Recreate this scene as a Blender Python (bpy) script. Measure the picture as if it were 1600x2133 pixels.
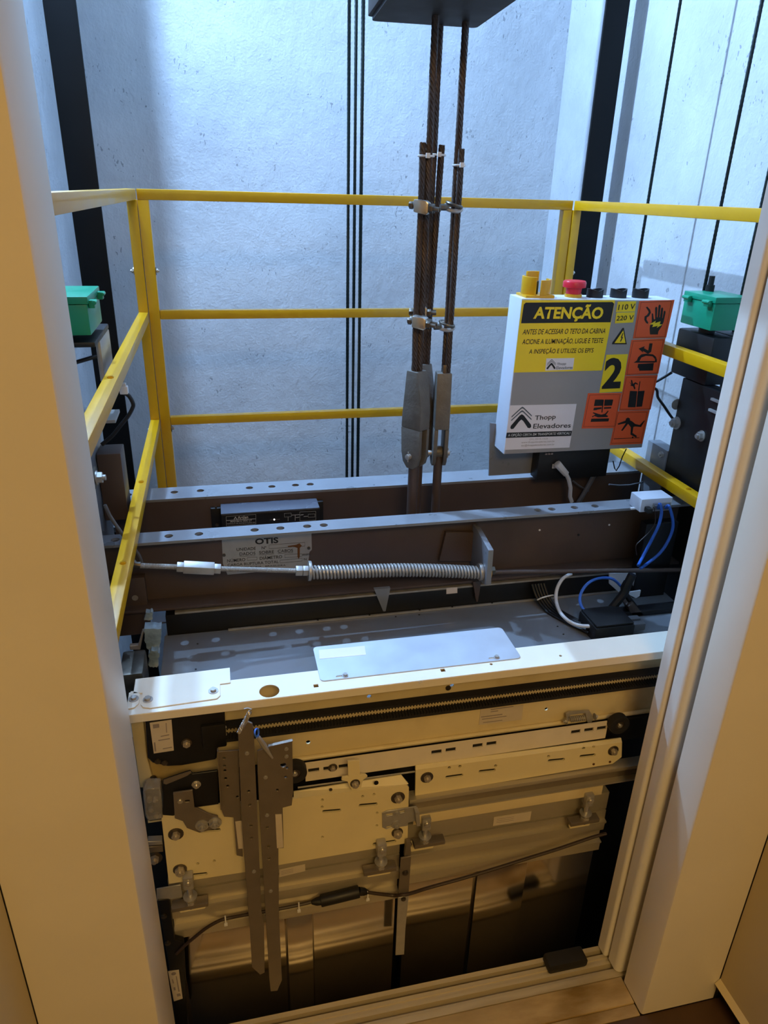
import bpy, bmesh, math, random
from mathutils import Vector, Matrix
from mathutils.geometry import tessellate_polygon, delaunay_2d_cdt
random.seed(7)
for o in list(bpy.data.objects): bpy.data.objects.remove(o)
SC = bpy.context.scene
COL = SC.collection

# ---------------------------------------------------------------- camera
# metres; x to the right along the doorway, y into the shaft, z up, landing floor at z = 0
cam = bpy.data.objects.new('camera', bpy.data.cameras.new('camera'))
COL.objects.link(cam)
RGT = Vector((0.975485, -0.218506, 0.026171)); DWN = Vector((-0.066002, -0.403935, -0.912403)); FWD = Vector((0.209937, 0.888308, -0.408454))
cam.matrix_world = Matrix(((RGT.x, -DWN.x, -FWD.x, 0.0), (RGT.y, -DWN.y, -FWD.y, 0.0), (RGT.z, -DWN.z, -FWD.z, 1.5), (0, 0, 0, 1)))
cam.data.sensor_fit = 'HORIZONTAL'; cam.data.sensor_width = 36.0; cam.data.lens = 36.0 * 1495.75 / 1600.0
cam.data.clip_start = 0.02
SC.camera = cam

# ---------------------------------------------------------------- world, exposure
w = bpy.data.worlds.new('world'); SC.world = w; w.use_nodes = True
w.node_tree.nodes['Background'].inputs[0].default_value = (0.55, 0.6, 0.7, 1)
w.node_tree.nodes['Background'].inputs[1].default_value = 0.02
vs = SC.view_settings
vs.view_transform = 'Standard'; vs.look = 'None'; vs.gamma = 1.0; vs.use_curve_mapping = False; vs.exposure = 0.0

# ---------------------------------------------------------------- light: cool lamp of the shaft, an added cool fill above it, warm lamp of the landing
def area(name, loc, aim, sx, sy, power, col):
    L = bpy.data.lights.new(name, 'AREA'); L.shape = 'RECTANGLE'; L.size = sx; L.size_y = sy; L.energy = power; L.color = col
    o = bpy.data.objects.new(name, L); COL.objects.link(o); o.location = loc
    o.rotation_euler = (Vector(aim) - Vector(loc)).to_track_quat('-Z', 'Y').to_euler()
    return o
def bulb(name, loc, power, col, r):
    L = bpy.data.lights.new(name, 'POINT'); L.energy = power; L.color = col; L.shadow_soft_size = r
    o = bpy.data.objects.new(name, L); COL.objects.link(o); o.location = loc
    return o
COOL = (0.37, 0.61, 1.0); WARM = (1.0, 0.64, 0.205)
LAMP_A = (-0.335, 2.17, 2.48); LAMP_FILL = (-0.335, 2.17, 4.20); LAMP_HALL = (0.20, -1.15, 2.56)
area('shaft_lamp_light', LAMP_A, (0.45, 1.85, 1.80), 0.03, 0.03, 38, COOL)
bulb('upper_fill_light', LAMP_FILL, 390, COOL, 0.014)  # added fill above the shaft lamp, evens the walls and softens shadows
area('landing_lamp_light', LAMP_HALL, (0.20, -0.75, 0.0), 0.9, 0.9, 45, WARM)

# depths of the main layers (y)
Y_FACE = 0.762
Y_VANE = 0.925
Y_VPLT = 0.938
Y_HGL = 0.955
Y_HGR = 0.970
Y_STRIP = 0.980
Y_BACK = 1.004
Y_LINK = 1.340
Y_BEAM = 1.380
Y_WEB = 1.424
Y_RWEB = 1.605
Y_BOX = 1.530
Y_RAIL = 2.120
Y_WALL = 2.838
Z_HEAD = 0.746
Z_BEAM = 0.8325
Z_ROOF = 0.600

# ---------------------------------------------------------------- materials
MATS = {}
def srgb(h):
    c = [int(h[i:i + 2], 16) / 255 for i in (0, 2, 4)]
    return tuple(x / 12.92 if x <= 0.04045 else ((x + 0.055) / 1.055) ** 2.4 for x in c) + (1,)
def mat(name, col, rough=0.5, metal=0.0, var=0.08, scale=30, bump=0.0, bscale=200, rvar=0.1, spec=0.5, dirt=None, dscale=8, stretch=None, coat=0.0, alpha=None):
    m = bpy.data.materials.new(name); m.use_nodes = True
    nt = m.node_tree; N = nt.nodes; L = nt.links; b = N['Principled BSDF']
    b.inputs['Metallic'].default_value = metal; b.inputs['Specular IOR Level'].default_value = spec
    if coat: b.inputs['Coat Weight'].default_value = coat
    tc = N.new('ShaderNodeTexCoord'); mp = N.new('ShaderNodeMapping'); L.new(tc.outputs['Object'], mp.inputs[0])
    if stretch: mp.inputs['Scale'].default_value = stretch
    n = N.new('ShaderNodeTexNoise'); n.inputs['Scale'].default_value = scale; n.inputs['Detail'].default_value = 5; L.new(mp.outputs[0], n.inputs[0])
    c = srgb(col)
    r = N.new('ShaderNodeValToRGB'); L.new(n.outputs[0], r.inputs[0])
    r.color_ramp.elements[0].position = 0.3; r.color_ramp.elements[1].position = 0.7
    r.color_ramp.elements[0].color = tuple(x * (1 - var) for x in c[:3]) + (1,)
    r.color_ramp.elements[1].color = tuple(min(1, x * (1 + var)) for x in c[:3]) + (1,)
    out = r.outputs[0]
    if dirt:
        n2 = N.new('ShaderNodeTexNoise'); n2.inputs['Scale'].default_value = dscale; n2.inputs['Detail'].default_value = 8; L.new(mp.outputs[0], n2.inputs[0])
        r2 = N.new('ShaderNodeValToRGB'); L.new(n2.outputs[0], r2.inputs[0]); r2.color_ramp.elements[0].position = 0.52; r2.color_ramp.elements[1].position = 0.72
        mx = N.new('ShaderNodeMix'); mx.data_type = 'RGBA'; L.new(r2.outputs[0], mx.inputs[0]); L.new(out, mx.inputs[6]); mx.inputs[7].default_value = srgb(dirt)
        out = mx.outputs[2]
    L.new(out, b.inputs['Base Color'])
    mr = N.new('ShaderNodeMapRange'); L.new(n.outputs[0], mr.inputs[0]); mr.inputs[3].default_value = max(0.02, rough - rvar); mr.inputs[4].default_value = min(1, rough + rvar)
    L.new(mr.outputs[0], b.inputs['Roughness'])
    if bump:
        nb = N.new('ShaderNodeTexNoise'); nb.inputs['Scale'].default_value = bscale; nb.inputs['Detail'].default_value = 4; L.new(mp.outputs[0], nb.inputs[0])
        bp = N.new('ShaderNodeBump'); bp.inputs['Strength'].default_value = bump; bp.inputs['Distance'].default_value = 0.002; L.new(nb.outputs[0], bp.inputs['Height']); L.new(bp.outputs[0], b.inputs['Normal'])
    MATS[name] = m
    return m
mat('frame_paint', 'DDD4C2', 0.38, 0, 0.03, 6, 0.03, 300)
mat('door_paint', 'E2DDD2', 0.36, 0, 0.03, 6, 0.03, 300)
mat('wall_panel', 'D8C9A2', 0.45, 0, 0.03, 5)
mat('header_paint', 'E3DCCB', 0.33, 0, 0.03, 12)
mat('operator_paint', 'DCCCA0', 0.4, 0, 0.05, 14, 0.05, 350, dirt='B59B62', dscale=5)
mat('hanger_paint', 'E0D2A4', 0.4, 0, 0.04, 12, 0.05, 350)
mat('strip_white', 'DDD3C0', 0.4, 0, 0.05, 20)
mat('beam_paint_lit', '7C8086', 0.3, 0.1, 0.10, 12, 0.06, 200, coat=0.15)  # beam grey, lightened for the cool light on the top flanges
mat('beam_warm_shade', '4B3E38', 0.45, 0.0, 0.14, 6, 0.06, 200, dirt='5A4636', dscale=3)  # same beam paint, warm light and shade put into the brown
mat('roof_paint', '6E7277', 0.2, 0.0, 0.12, 5, 0.03, 80, dirt='6B6660', dscale=4, coat=0.2)
mat('yellow_paint', 'CF9A04', 0.36, 0, 0.06, 10, 0.05, 120, coat=0.2)
mat('black_paint', '0B0B0D', 0.45, 0, 0.2, 20)
mat('black_plastic', '0D0D0F', 0.5, 0, 0.2, 30)
mat('rubber', '18171A', 0.7, 0, 0.2, 30, 0.1, 300)
mat('galvanised', 'A9A6A1', 0.4, 0.45, 0.12, 40, 0.04, 300)
mat('vane_steel', '7C7266', 0.45, 0.45, 0.08, 25, 0.05, 300)
mat('chrome', 'C8C4BC', 0.25, 0.75, 0.1, 50)
mat('bolt_bright', 'BDB3A2', 0.33, 0.6, 0.1, 60)
mat('dull_bolt', '6A6258', 0.42, 0.9, 0.2, 60)
mat('stainless', 'CFC8BE', 0.13, 1.0, 0.05, 3, rvar=0.06, stretch=(1, 1, 0.05))
mat('aluminium', 'B9B09A', 0.36, 0.5, 0.12, 12, 0.05, 250, dirt='7D6D50', dscale=9, stretch=(0.15, 1, 1))
mat('alu_plate', 'C3C9D2', 0.38, 0.55, 0.04, 20, 0.03, 300)
mat('rope_steel', '4A3D36', 0.5, 0.4, 0.25, 90, 0.1, 500)
mat('dark_rope', '15211F', 0.5, 0.4, 0.2, 90)
mat('socket_cast', '6A665F', 0.5, 0.3, 0.15, 40, 0.35, 160)
mat('rope_plate', '2A211D', 0.6, 0.0, 0.15, 20, spec=0.2)
mat('guide_rail', '060606', 0.55, 0.0, 0.2, 10, spec=0.2)
mat('green_plastic', '0C8A66', 0.35, 0, 0.05, 20)
mat('box_white', 'CFD3DC', 0.4, 0, 0.03, 10)
mat('box_grey', '97918F', 0.4, 0.2, 0.04, 10)
mat('sticker_yellow', 'EBCB10', 0.42, 0, 0.02, 10)
mat('sticker_orange', 'DE5626', 0.42, 0, 0.03, 10)
mat('sticker_white', 'DAD5DA', 0.45, 0, 0.03, 14)
mat('paper_label', 'C9BDAA', 0.6, 0, 0.05, 30)
mat('ink', '0A0809', 0.5, 0, 0.05, 10)
mat('ink_grey', '4B5560', 0.5, 0, 0.05, 10)
mat('ink_faint', '8D8380', 0.5, 0, 0.05, 10)
mat('ink_blue', '2E3A52', 0.5, 0, 0.05, 10)
mat('print_white', 'C8C8C8', 0.5, 0, 0.05, 10)
mat('rust', '5A3612', 0.8, 0, 0.3, 60)
mat('name_plate', 'A6A29C', 0.4, 0.5, 0.06, 30)
mat('red_plastic', 'C81C30', 0.35, 0, 0.04, 10)
mat('cable_black', '100F10', 0.45, 0, 0.1, 20)
mat('cable_brown', '33251D', 0.5, 0, 0.1, 20)
mat('cable_white', 'C6C6C8', 0.45, 0, 0.05, 20)
mat('cable_blue', '2F62B8', 0.42, 0, 0.08, 20)
mat('cable_grey', '5B5C60', 0.5, 0, 0.08, 20)
mat('tie_white', 'DCDCDC', 0.4, 0, 0.03, 20)
mat('crust', '7F929C', 0.8, 0, 0.3, 40, 0.8, 90, dirt='B6BEC2', dscale=30)
mat('sill_alu', 'CBBE9E', 0.42, 0.25, 0.14, 8, 0.06, 250, dirt='8F7A4E', dscale=14, stretch=(0.12, 1, 1))
mat('mortar', 'B59C6C', 0.85, 0, 0.2, 18, 0.5, 70, dirt='84672F', dscale=14, stretch=(0.35, 1, 1))
mat('floor_brown', '4A3320', 0.5, 0, 0.2, 12, 0.1, 90)
mat('recess_shade', '14100D', 0.8, 0, 0.1, 10)  # shade of the recess, put into the colour
mat('stage_wall', '8C8578', 0.8, 0, 0.1, 6, 0.2, 60)
mat('module_top_lit', '4E525C', 0.25, 0, 0.05, 14)  # black module top with the bluish light on it coloured in
mat('lamp_body', 'D0D0D0', 0.5, 0, 0.02, 10)

def concrete():
    m = bpy.data.materials.new('concrete'); m.use_nodes = True; nt = m.node_tree; N = nt.nodes; L = nt.links; b = N['Principled BSDF']
    b.inputs['Roughness'].default_value = 0.85; b.inputs['Specular IOR Level'].default_value = 0.25
    tc = N.new('ShaderNodeTexCoord'); mp = N.new('ShaderNodeMapping'); L.new(tc.outputs['Object'], mp.inputs[0])
    n1 = N.new('ShaderNodeTexNoise'); n1.inputs['Scale'].default_value = 2.2; n1.inputs['Detail'].default_value = 8; n1.inputs['Roughness'].default_value = 0.65; L.new(mp.outputs[0], n1.inputs[0])
    r = N.new('ShaderNodeValToRGB'); L.new(n1.outputs[0], r.inputs[0])
    r.color_ramp.elements[0].position = 0.32; r.color_ramp.elements[0].color = srgb('B4B6B9'); r.color_ramp.elements[1].position = 0.68; r.color_ramp.elements[1].color = srgb('CDCFD1')
    # small pits left by air bubbles, a little longer than wide
    mp2 = N.new('ShaderNodeMapping'); mp2.inputs['Scale'].default_value = (1.0, 1.0, 0.6); L.new(tc.outputs['Object'], mp2.inputs[0])
    vo = N.new('ShaderNodeTexVoronoi'); vo.inputs['Scale'].default_value = 62; vo.inputs['Randomness'].default_value = 1; nd = N.new('ShaderNodeTexNoise'); nd.inputs['Scale'].default_value = 60; nd.inputs['Detail'].default_value = 3; L.new(mp2.outputs[0], nd.inputs[0])
    dv = N.new('ShaderNodeVectorMath'); dv.operation = 'MULTIPLY_ADD'; dv.inputs[1].default_value = (0.035, 0.035, 0.035); L.new(nd.outputs['Color'], dv.inputs[0]); L.new(mp2.outputs[0], dv.inputs[2])
    L.new(dv.outputs[0], vo.inputs[0])
    mk = N.new('ShaderNodeTexNoise'); mk.inputs['Scale'].default_value = 9; L.new(tc.outputs['Object'], mk.inputs[0])
    mr = N.new('ShaderNodeMapRange'); mr.inputs[1].default_value = 0.46; mr.inputs[2].default_value = 0.70; mr.inputs[3].default_value = 0.0; mr.inputs[4].default_value = 0.24; L.new(mk.outputs[0], mr.inputs[0])
    lt = N.new('ShaderNodeMath'); lt.operation = 'LESS_THAN'; L.new(vo.outputs['Distance'], lt.inputs[0]); L.new(mr.outputs[0], lt.inputs[1])
    n3 = N.new('ShaderNodeTexNoise'); n3.inputs['Scale'].default_value = 130; n3.inputs['Detail'].default_value = 3; L.new(mp.outputs[0], n3.inputs[0])
    n4 = N.new('ShaderNodeTexNoise'); n4.inputs['Scale'].default_value = 28; n4.inputs['Detail'].default_value = 6; L.new(mp2.outputs[0], n4.inputs[0])
    h = N.new('ShaderNodeMath'); h.operation = 'MULTIPLY_ADD'; L.new(lt.outputs[0], h.inputs[0]); h.inputs[1].default_value = -1.6; L.new(n4.outputs[0], h.inputs[2])
    h2 = N.new('ShaderNodeMath'); h2.operation = 'MULTIPLY_ADD'; L.new(n3.outputs[0], h2.inputs[0]); h2.inputs[1].default_value = 0.35; L.new(h.outputs[0], h2.inputs[2])
    bp = N.new('ShaderNodeBump'); bp.inputs['Strength'].default_value = 0.75; bp.inputs['Distance'].default_value = 0.005; L.new(h2.outputs[0], bp.inputs['Height']); L.new(bp.outputs[0], b.inputs['Normal'])
    mx = N.new('ShaderNodeMix'); mx.data_type = 'RGBA'; L.new(r.outputs[0], mx.inputs[6]); mx.inputs[7].default_value = srgb('6F7176')
    sc = N.new('ShaderNodeMath'); sc.operation = 'MULTIPLY'; sc.inputs[1].default_value = 0.6; L.new(lt.outputs[0], sc.inputs[0]); L.new(sc.outputs[0], mx.inputs[0])
    L.new(mx.outputs[2], b.inputs['Base Color'])
    MATS['concrete'] = m
concrete()
def clear_plastic():
    m = bpy.data.materials.new('clear_plastic'); m.use_nodes = True; b = m.node_tree.nodes['Principled BSDF']
    b.inputs['Base Color'].default_value = (0.9, 0.86, 0.8, 1); b.inputs['Roughness'].default_value = 0.12
    b.inputs['Transmission Weight'].default_value = 0.85; b.inputs['IOR'].default_value = 1.45
    MATS['clear_plastic'] = m
clear_plastic()
def glow(name, col, strength):
    m = bpy.data.materials.new(name); m.use_nodes = True; b = m.node_tree.nodes['Principled BSDF']
    b.inputs['Base Color'].default_value = srgb(col); b.inputs['Emission Color'].default_value = srgb(col); b.inputs['Emission Strength'].default_value = strength
    MATS[name] = m
glow('lamp_glow_cool', 'CFE4FF', 4); glow('lamp_glow_warm', 'FFD9A0', 4); glow('led_white', 'FFFFFF', 2.5)

# ---------------------------------------------------------------- mesh helpers
def inside(p, poly):
    c = False; n = len(poly)
    for i in range(n):
        (x0, y0), (x1, y1) = poly[i], poly[(i + 1) % n]
        if (y0 > p[1]) != (y1 > p[1]) and p[0] < (x1 - x0) * (p[1] - y0) / (y1 - y0) + x0: c = not c
    return c
class MB:
    def __init__(s): s.v = []; s.f = []
    def add(s, vs, fs):
        n = len(s.v); s.v += [Vector(p) for p in vs]; s.f += [tuple(i + n for i in f) for f in fs]; return s
    def box(s, x0, y0, z0, x1, y1, z1):
        return s.add([(x0, y0, z0), (x1, y0, z0), (x1, y1, z0), (x0, y1, z0), (x0, y0, z1), (x1, y0, z1), (x1, y1, z1), (x0, y1, z1)],
                     [(0, 1, 2, 3), (4, 5, 6, 7), (0, 1, 5, 4), (1, 2, 6, 5), (2, 3, 7, 6), (3, 0, 4, 7)])
    def prism(s, poly, a, b, ax='y', holes=()):
        loops = [list(poly)] + [list(h) for h in holes]
        mp = {'y': lambda u, v, t: (u, t, v), 'z': lambda u, v, t: (u, v, t), 'x': lambda u, v, t: (t, u, v)}[ax]
        flat = [p for l in loops for p in l]; k = len(flat)
        vs = [mp(u, v, a) for u, v in flat] + [mp(u, v, b) for u, v in flat]
        fs = []
        if len(loops) == 1 and len(poly) <= 4:
            fs += [tuple(range(k)), tuple(range(k, 2 * k))]
        else:
            ed = []; o = 0
            for l in loops:
                ed += [(o + i, o + (i + 1) % len(l)) for i in range(len(l))]; o += len(l)
            res = delaunay_2d_cdt([Vector((u, v)) * 100 for u, v in flat], ed, [], 1, 1e-7)
            if len(res[0]) == k:
                mp_ = [o_[0] for o_ in res[3]]
                for t in res[2]:
                    c = sum((res[0][i] for i in t), Vector((0, 0))) / (100 * len(t))
                    if inside(c, loops[0]) and not any(inside(c, h) for h in loops[1:]):
                        t = tuple(mp_[i] for i in t); fs += [t, tuple(i + k for i in t)]
            else:
                for t in tessellate_polygon([[Vector((u, v, 0)) for u, v in l] for l in loops]):
                    fs += [t, tuple(i + k for i in t)]
        o = 0
        for l in loops:
            n = len(l)
            for i in range(n):
                j = (i + 1) % n; fs.append((o + i, o + j, o + j + k, o + i + k))
            o += n
        return s.add(vs, fs)
    def tube(s, path, r, n=8, cap=True, up=None):
        P = [Vector(p) for p in path]; m = len(P); rs = r if isinstance(r, (list, tuple)) else [r] * m
        t0 = (P[1] - P[0]).normalized(); a = up or (Vector((0, 0, 1)) if abs(t0.z) < 0.9 else Vector((1, 0, 0)))
        u = t0.cross(a).normalized(); vs = []; fs = []
        for i in range(m):
            t = (P[min(i + 1, m - 1)] - P[max(i - 1, 0)]).normalized()
            u = (u - t * u.dot(t)).normalized(); w_ = t.cross(u)
            for k in range(n):
                q = 2 * math.pi * (k + 0.5) / n; vs.append(P[i] + (u * math.cos(q) + w_ * math.sin(q)) * rs[i])
        for i in range(m - 1):
            for k in range(n):
                fs.append((i * n + k, i * n + (k + 1) % n, (i + 1) * n + (k + 1) % n, (i + 1) * n + k))
        if cap: fs += [tuple(range(n)), tuple(range((m - 1) * n, m * n))]
        return s.add(vs, fs)
    def cyl(s, p0, p1, r, n=16): return s.tube([p0, p1], r, n)
    def ring(s, c, nrm, R, r, n=20, k=8, squash=1.0, ua=None):
        nrm = Vector(nrm).normalized(); a = Vector(ua) if ua else (Vector((0, 0, 1)) if abs(nrm.z) < 0.9 else Vector((1, 0, 0)))
        u = nrm.cross(a).normalized(); w_ = nrm.cross(u); c = Vector(c); vs = []; fs = []
        for i in range(n):
            q = 2 * math.pi * i / n; d = u * math.cos(q) + w_ * math.sin(q) * squash
            for j in range(k):
                g = 2 * math.pi * j / k; vs.append(c + d * R + d.normalized() * (r * math.cos(g)) + nrm * (r * math.sin(g)))
        for i in range(n):
            for j in range(k):
                fs.append((i * k + j, ((i + 1) % n) * k + j, ((i + 1) % n) * k + (j + 1) % k, i * k + (j + 1) % k))
        return s.add(vs, fs)
    def rope(s, path, R, strands=6, pitch=0.055, seg=0.005, n=5):
        P = [Vector(p) for p in path]; pts = []; acc = 0
        for a, b in zip(P, P[1:]):
            L = (b - a).length; k = max(1, int(L / seg))
            for i in range(k): pts.append((a.lerp(b, i / k), acc + L * i / k))
            acc += L
        pts.append((P[-1], acc))
        for q in range(strands):
            line = []
            for i, (p, d) in enumerate(pts):
                t = (pts[min(i + 1, len(pts) - 1)][0] - pts[max(i - 1, 0)][0]).normalized()
                u = t.cross(Vector((0, 1, 0))).normalized(); w_ = t.cross(u); g = 2 * math.pi * (q / strands - d / pitch)
                line.append(p + (u * math.cos(g) + w_ * math.sin(g)) * R * 0.62)
            s.tube(line, R * 0.40, n)
        return s
    def xf(s, M):
        s.v = [M @ p for p in s.v]; return s
    def build(s, name, m, parent=None, bev=0.0, smooth=True, angle=35, segs=2):
        c = Vector((0, 0, 0))
        lo = Vector([min(p[i] for p in s.v) for i in range(3)]); hi = Vector([max(p[i] for p in s.v) for i in range(3)])
        c = (lo + hi) / 2; c.z = lo.z
        me = bpy.data.meshes.new(name); me.from_pydata([p - c for p in s.v], [], s.f)
        bm = bmesh.new(); bm.from_mesh(me)
        bmesh.ops.recalc_face_normals(bm, faces=bm.faces)
        if bev:
            es = [e for e in bm.edges if len(e.link_faces) == 2 and e.calc_face_angle(0) > 0.6]
            bmesh.ops.bevel(bm, geom=es, offset=bev, segments=segs, affect='EDGES', profile=0.6, clamp_overlap=True)
        bm.to_mesh(me); bm.free()
        if smooth:
            for p in me.polygons: p.use_smooth = True
            me.set_sharp_from_angle(angle=math.radians(angle))
        me.materials.append(MATS[m])
        o = bpy.data.objects.new(name, me); COL.objects.link(o)
        place(o, c, parent)
        return o
WO = {}
def place(o, c, parent):
    WO[o.name] = Vector(c)
    if parent is not None:
        o.parent = parent; o.location = Vector(c) - WO[parent.name]
    else: o.location = Vector(c)
def tag(o, label, cat, group=None):
    o['label'] = label; o['category'] = cat
    if group: o['group'] = group
    return o
def struct(o, label=None):
    o['kind'] = 'structure'
    if label: o['label'] = label
    return o
def thing(name, loc, label, cat, group=None):
    o = bpy.data.objects.new(name, None); o.empty_display_size = 0.02; COL.objects.link(o); place(o, loc, None)
    return tag(o, label, cat, group)
def circ(x, z, r, n=14): return [(x + r * math.cos(2 * math.pi * i / n), z + r * math.sin(2 * math.pi * i / n)) for i in range(n)]
def slot(a, b, r, n=6):
    dx, dz = b[0] - a[0], b[1] - a[1]; t = math.atan2(dz, dx); out = []
    for c, s0 in ((b, -90), (a, 90)):
        for i in range(n + 1):
            g = t + math.radians(s0 + 180 * i / n); out.append((c[0] + r * math.cos(g), c[1] + r * math.sin(g)))
    return out
def rrect(x0, z0, x1, z1, r, n=4):
    out = []
    for cx, cz, s0 in ((x1 - r, z0 + r, -90), (x1 - r, z1 - r, 0), (x0 + r, z1 - r, 90), (x0 + r, z0 + r, 180)):
        for i in range(n + 1):
            g = math.radians(s0 + 90 * i / n); out.append((cx + r * math.cos(g), cz + r * math.sin(g)))
    return out
def plate(name, poly, y0, y1, m, parent=None, holes=(), bev=0.0, ax='y'):
    return MB().prism(poly, y0, y1, ax, holes).build(name, m, parent, bev=bev, segs=1)
def bx(name, a, m, parent=None, bev=0.0015): return MB().box(*a).build(name, m, parent, bev=bev)

# shared small pieces: bolts, screws
SHARED = {}
def piece(name, key, make, m, pos, parent, axis=(0, -1, 0), spin=0.0, m2=None):
    if key not in SHARED:
        b = make(); me = bpy.data.meshes.new(name); me.from_pydata(b.v, [], b.f)
        bm = bmesh.new(); bm.from_mesh(me); bmesh.ops.recalc_face_normals(bm, faces=bm.faces); bm.to_mesh(me); bm.free()
        for p in me.polygons: p.use_smooth = True
        me.set_sharp_from_angle(angle=math.radians(35)); me.materials.append(MATS[m]); SHARED[key] = me
        if m2:
            me.materials.append(MATS[m2])
            for p in me.polygons: p.material_index = 0 if p.index < b.split else 1
    o = bpy.data.objects.new(name, SHARED[key]); COL.objects.link(o)
    o.rotation_euler = (Vector((0, 0, 1)).rotation_difference(Vector(axis)) @ Matrix.Rotation(spin, 3, 'Z').to_quaternion()).to_euler()
    place(o, pos, parent)
    return o
def hexv(r, z0, z1, b): return b.prism(circ(0, 0, r, 6), z0, z1, 'z')
def bolt(parent, pos, r=0.006, m='chrome', axis=(0, -1, 0), washer=1.7, stud=0.5, spin=None, name='bolt', head=0.8):
    def make():
        b = MB()
        if washer: b.prism(circ(0, 0, r * washer, 18), 0, r * 0.22, 'z')
        b.split = len(b.f)
        hexv(r, r * 0.2, r * (0.22 + head), b)
        if stud: b.prism(circ(0, 0, r * 0.5, 12), r * (0.22 + head), r * (0.22 + head + stud), 'z')
        return b
    return piece(name, (name, 'b', r, m, washer, stud, head), make, m, pos, parent, axis, random.random() if spin is None else spin, 'bolt_bright' if m == 'dull_bolt' else None)
def screw(parent, pos, r=0.004, m='chrome', axis=(0, -1, 0), name='screw'):
    def make():
        b = MB(); b.prism(circ(0, 0, r, 16), 0, r * 0.45, 'z'); b.prism(circ(0, 0, r * 0.75, 16), r * 0.45, r * 0.7, 'z')
        b.prism(circ(0, 0, r * 0.3, 6), r * 0.7, r * 0.76, 'z'); return b
    return piece(name, (name, 's', r, m), make, m, pos, parent, axis, random.random())

# lettering: the built-in font turned into thin meshes; q = lower-left, lower-right, upper-left corners (x, z) of the print
def text(parent, s, q, y, m='ink', bold=0.0, name='lettering', t=0.0003):
    cu = bpy.data.curves.new('t', 'FONT'); cu.body = s; cu.size = 1; cu.offset = bold; cu.resolution_u = 3
    ob = bpy.data.objects.new('t', cu)
    me = bpy.data.meshes.new_from_object(ob)
    xs = [v.co.x for v in me.vertices]; ys = [v.co.y for v in me.vertices]
    x0, x1, y0, y1 = min(xs), max(xs), min(ys), max(ys)
    (ax, az), (bx_, bz), (cx, cz) = q
    base = Vector((ax, y, az))
    for v in me.vertices:
        u = (v.co.x - x0) / (x1 - x0); k = (v.co.y - y0) / (y1 - y0)
        v.co = Vector(((bx_ - ax) * u + (cx - ax) * k, -t, (bz - az) * u + (cz - az) * k))
    me.name = name; me.materials.clear(); me.materials.append(MATS[m])
    o = bpy.data.objects.new(name, me); COL.objects.link(o); place(o, base, parent)
    bpy.data.objects.remove(ob); bpy.data.curves.remove(cu)
    return o

# ================================================================ the setting
ZB, ZT = -2.2, 4.6
struct(bx('wall_back', (-0.58, 2.838, ZB, 1.45, 2.98, ZT), 'concrete', bev=0), 'pale rough concrete rear wall of the lift shaft')
struct(bx('wall_left', (-0.58, 0.90, ZB, -0.44, 2.838, ZT), 'concrete', bev=0), 'pale concrete left wall of the lift shaft')
struct(bx('wall_right', (1.30, 0.84, ZB, 1.45, 2.838, ZT), 'concrete', bev=0), 'pale concrete right wall of the lift shaft')
struct(bx('floor', (-0.58, 0.90, ZB - 0.1, 1.45, 2.98, ZB), 'stage_wall', bev=0), 'shaft pit floor')
struct(bx('ceiling', (-0.58, 0.77, ZT, 1.45, 2.98, ZT + 0.1), 'concrete', bev=0), 'shaft ceiling slab')
# the masonry around the doorway, seen from the shaft
struct(bx('wall_front_left', (-0.58, 0.80, ZB, -0.166, 0.888, ZT), 'stage_wall', bev=0))
struct(bx('wall_front_right', (0.93, 0.775, ZB, 1.45, 0.838, ZT), 'stage_wall', bev=0))
struct(bx('wall_front_top', (-0.166, 0.775, 2.12, 0.93, 0.90, ZT), 'stage_wall', bev=0))
struct(bx('wall_front_below', (-0.58, 0.45, ZB, 1.45, 0.905, -0.045), 'stage_wall', bev=0))
# landing
struct(bx('floor_landing', (-1.6, -2.6, -0.05, 2.0, 0.762, -0.004), 'floor_brown', bev=0), 'dark brown landing floor')
struct(bx('ceiling_landing', (-1.6, -2.6, 2.6, 2.0, 0.46, 2.7), 'wall_panel', bev=0))
struct(bx('wall_hall_back', (-1.6, -2.75, -0.05, 2.0, -2.6, 2.7), 'wall_panel', bev=0))
struct(bx('wall_hall_left', (-1.75, -2.75, -0.05, -1.6, 0.55, 2.7), 'wall_panel', bev=0))
struct(bx('wall_hall_right', (2.0, -2.75, -0.05, 2.15, 0.55, 2.7), 'wall_panel', bev=0))
# panelled returns of the door niche
struct(MB().box(0.907, 0.45, 0.05, 0.93, 0.761, 2.6).box(0.93, 0.43, 0.05, 2.0, 0.45, 2.6).build('wall_niche_right', 'wall_panel', bev=0.002), 'cream panelled wall right of the doorway')
struct(MB().box(-0.355, 0.45, -0.004, -0.332, 0.761, 2.6).box(-1.6, 0.43, -0.004, -0.355, 0.45, 2.6).build('wall_niche_left', 'wall_panel', bev=0.002), 'cream panelled wall left of the doorway')
struct(bx('wall_niche_top', (-0.332, 0.43, 2.3, 0.907, 0.80, 2.6), 'wall_panel'), None)
struct(MB().prism([(0.897, 0.050), (0.907, 0.062), (0.93, 0.062), (0.93, 0.050)], 0.45, 0.761, 'y').build('trim_1', 'wall_panel'), 'bright lower lip of the panelled wall')
struct(bx('baseboard_right', (0.925, 0.45, -0.004, 0.94, 0.761, 0.05), 'recess_shade'), 'plinth in the recess under the panelled wall, coloured dark for shade')  # dark colour stands in for the shade below the panel edge

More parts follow.
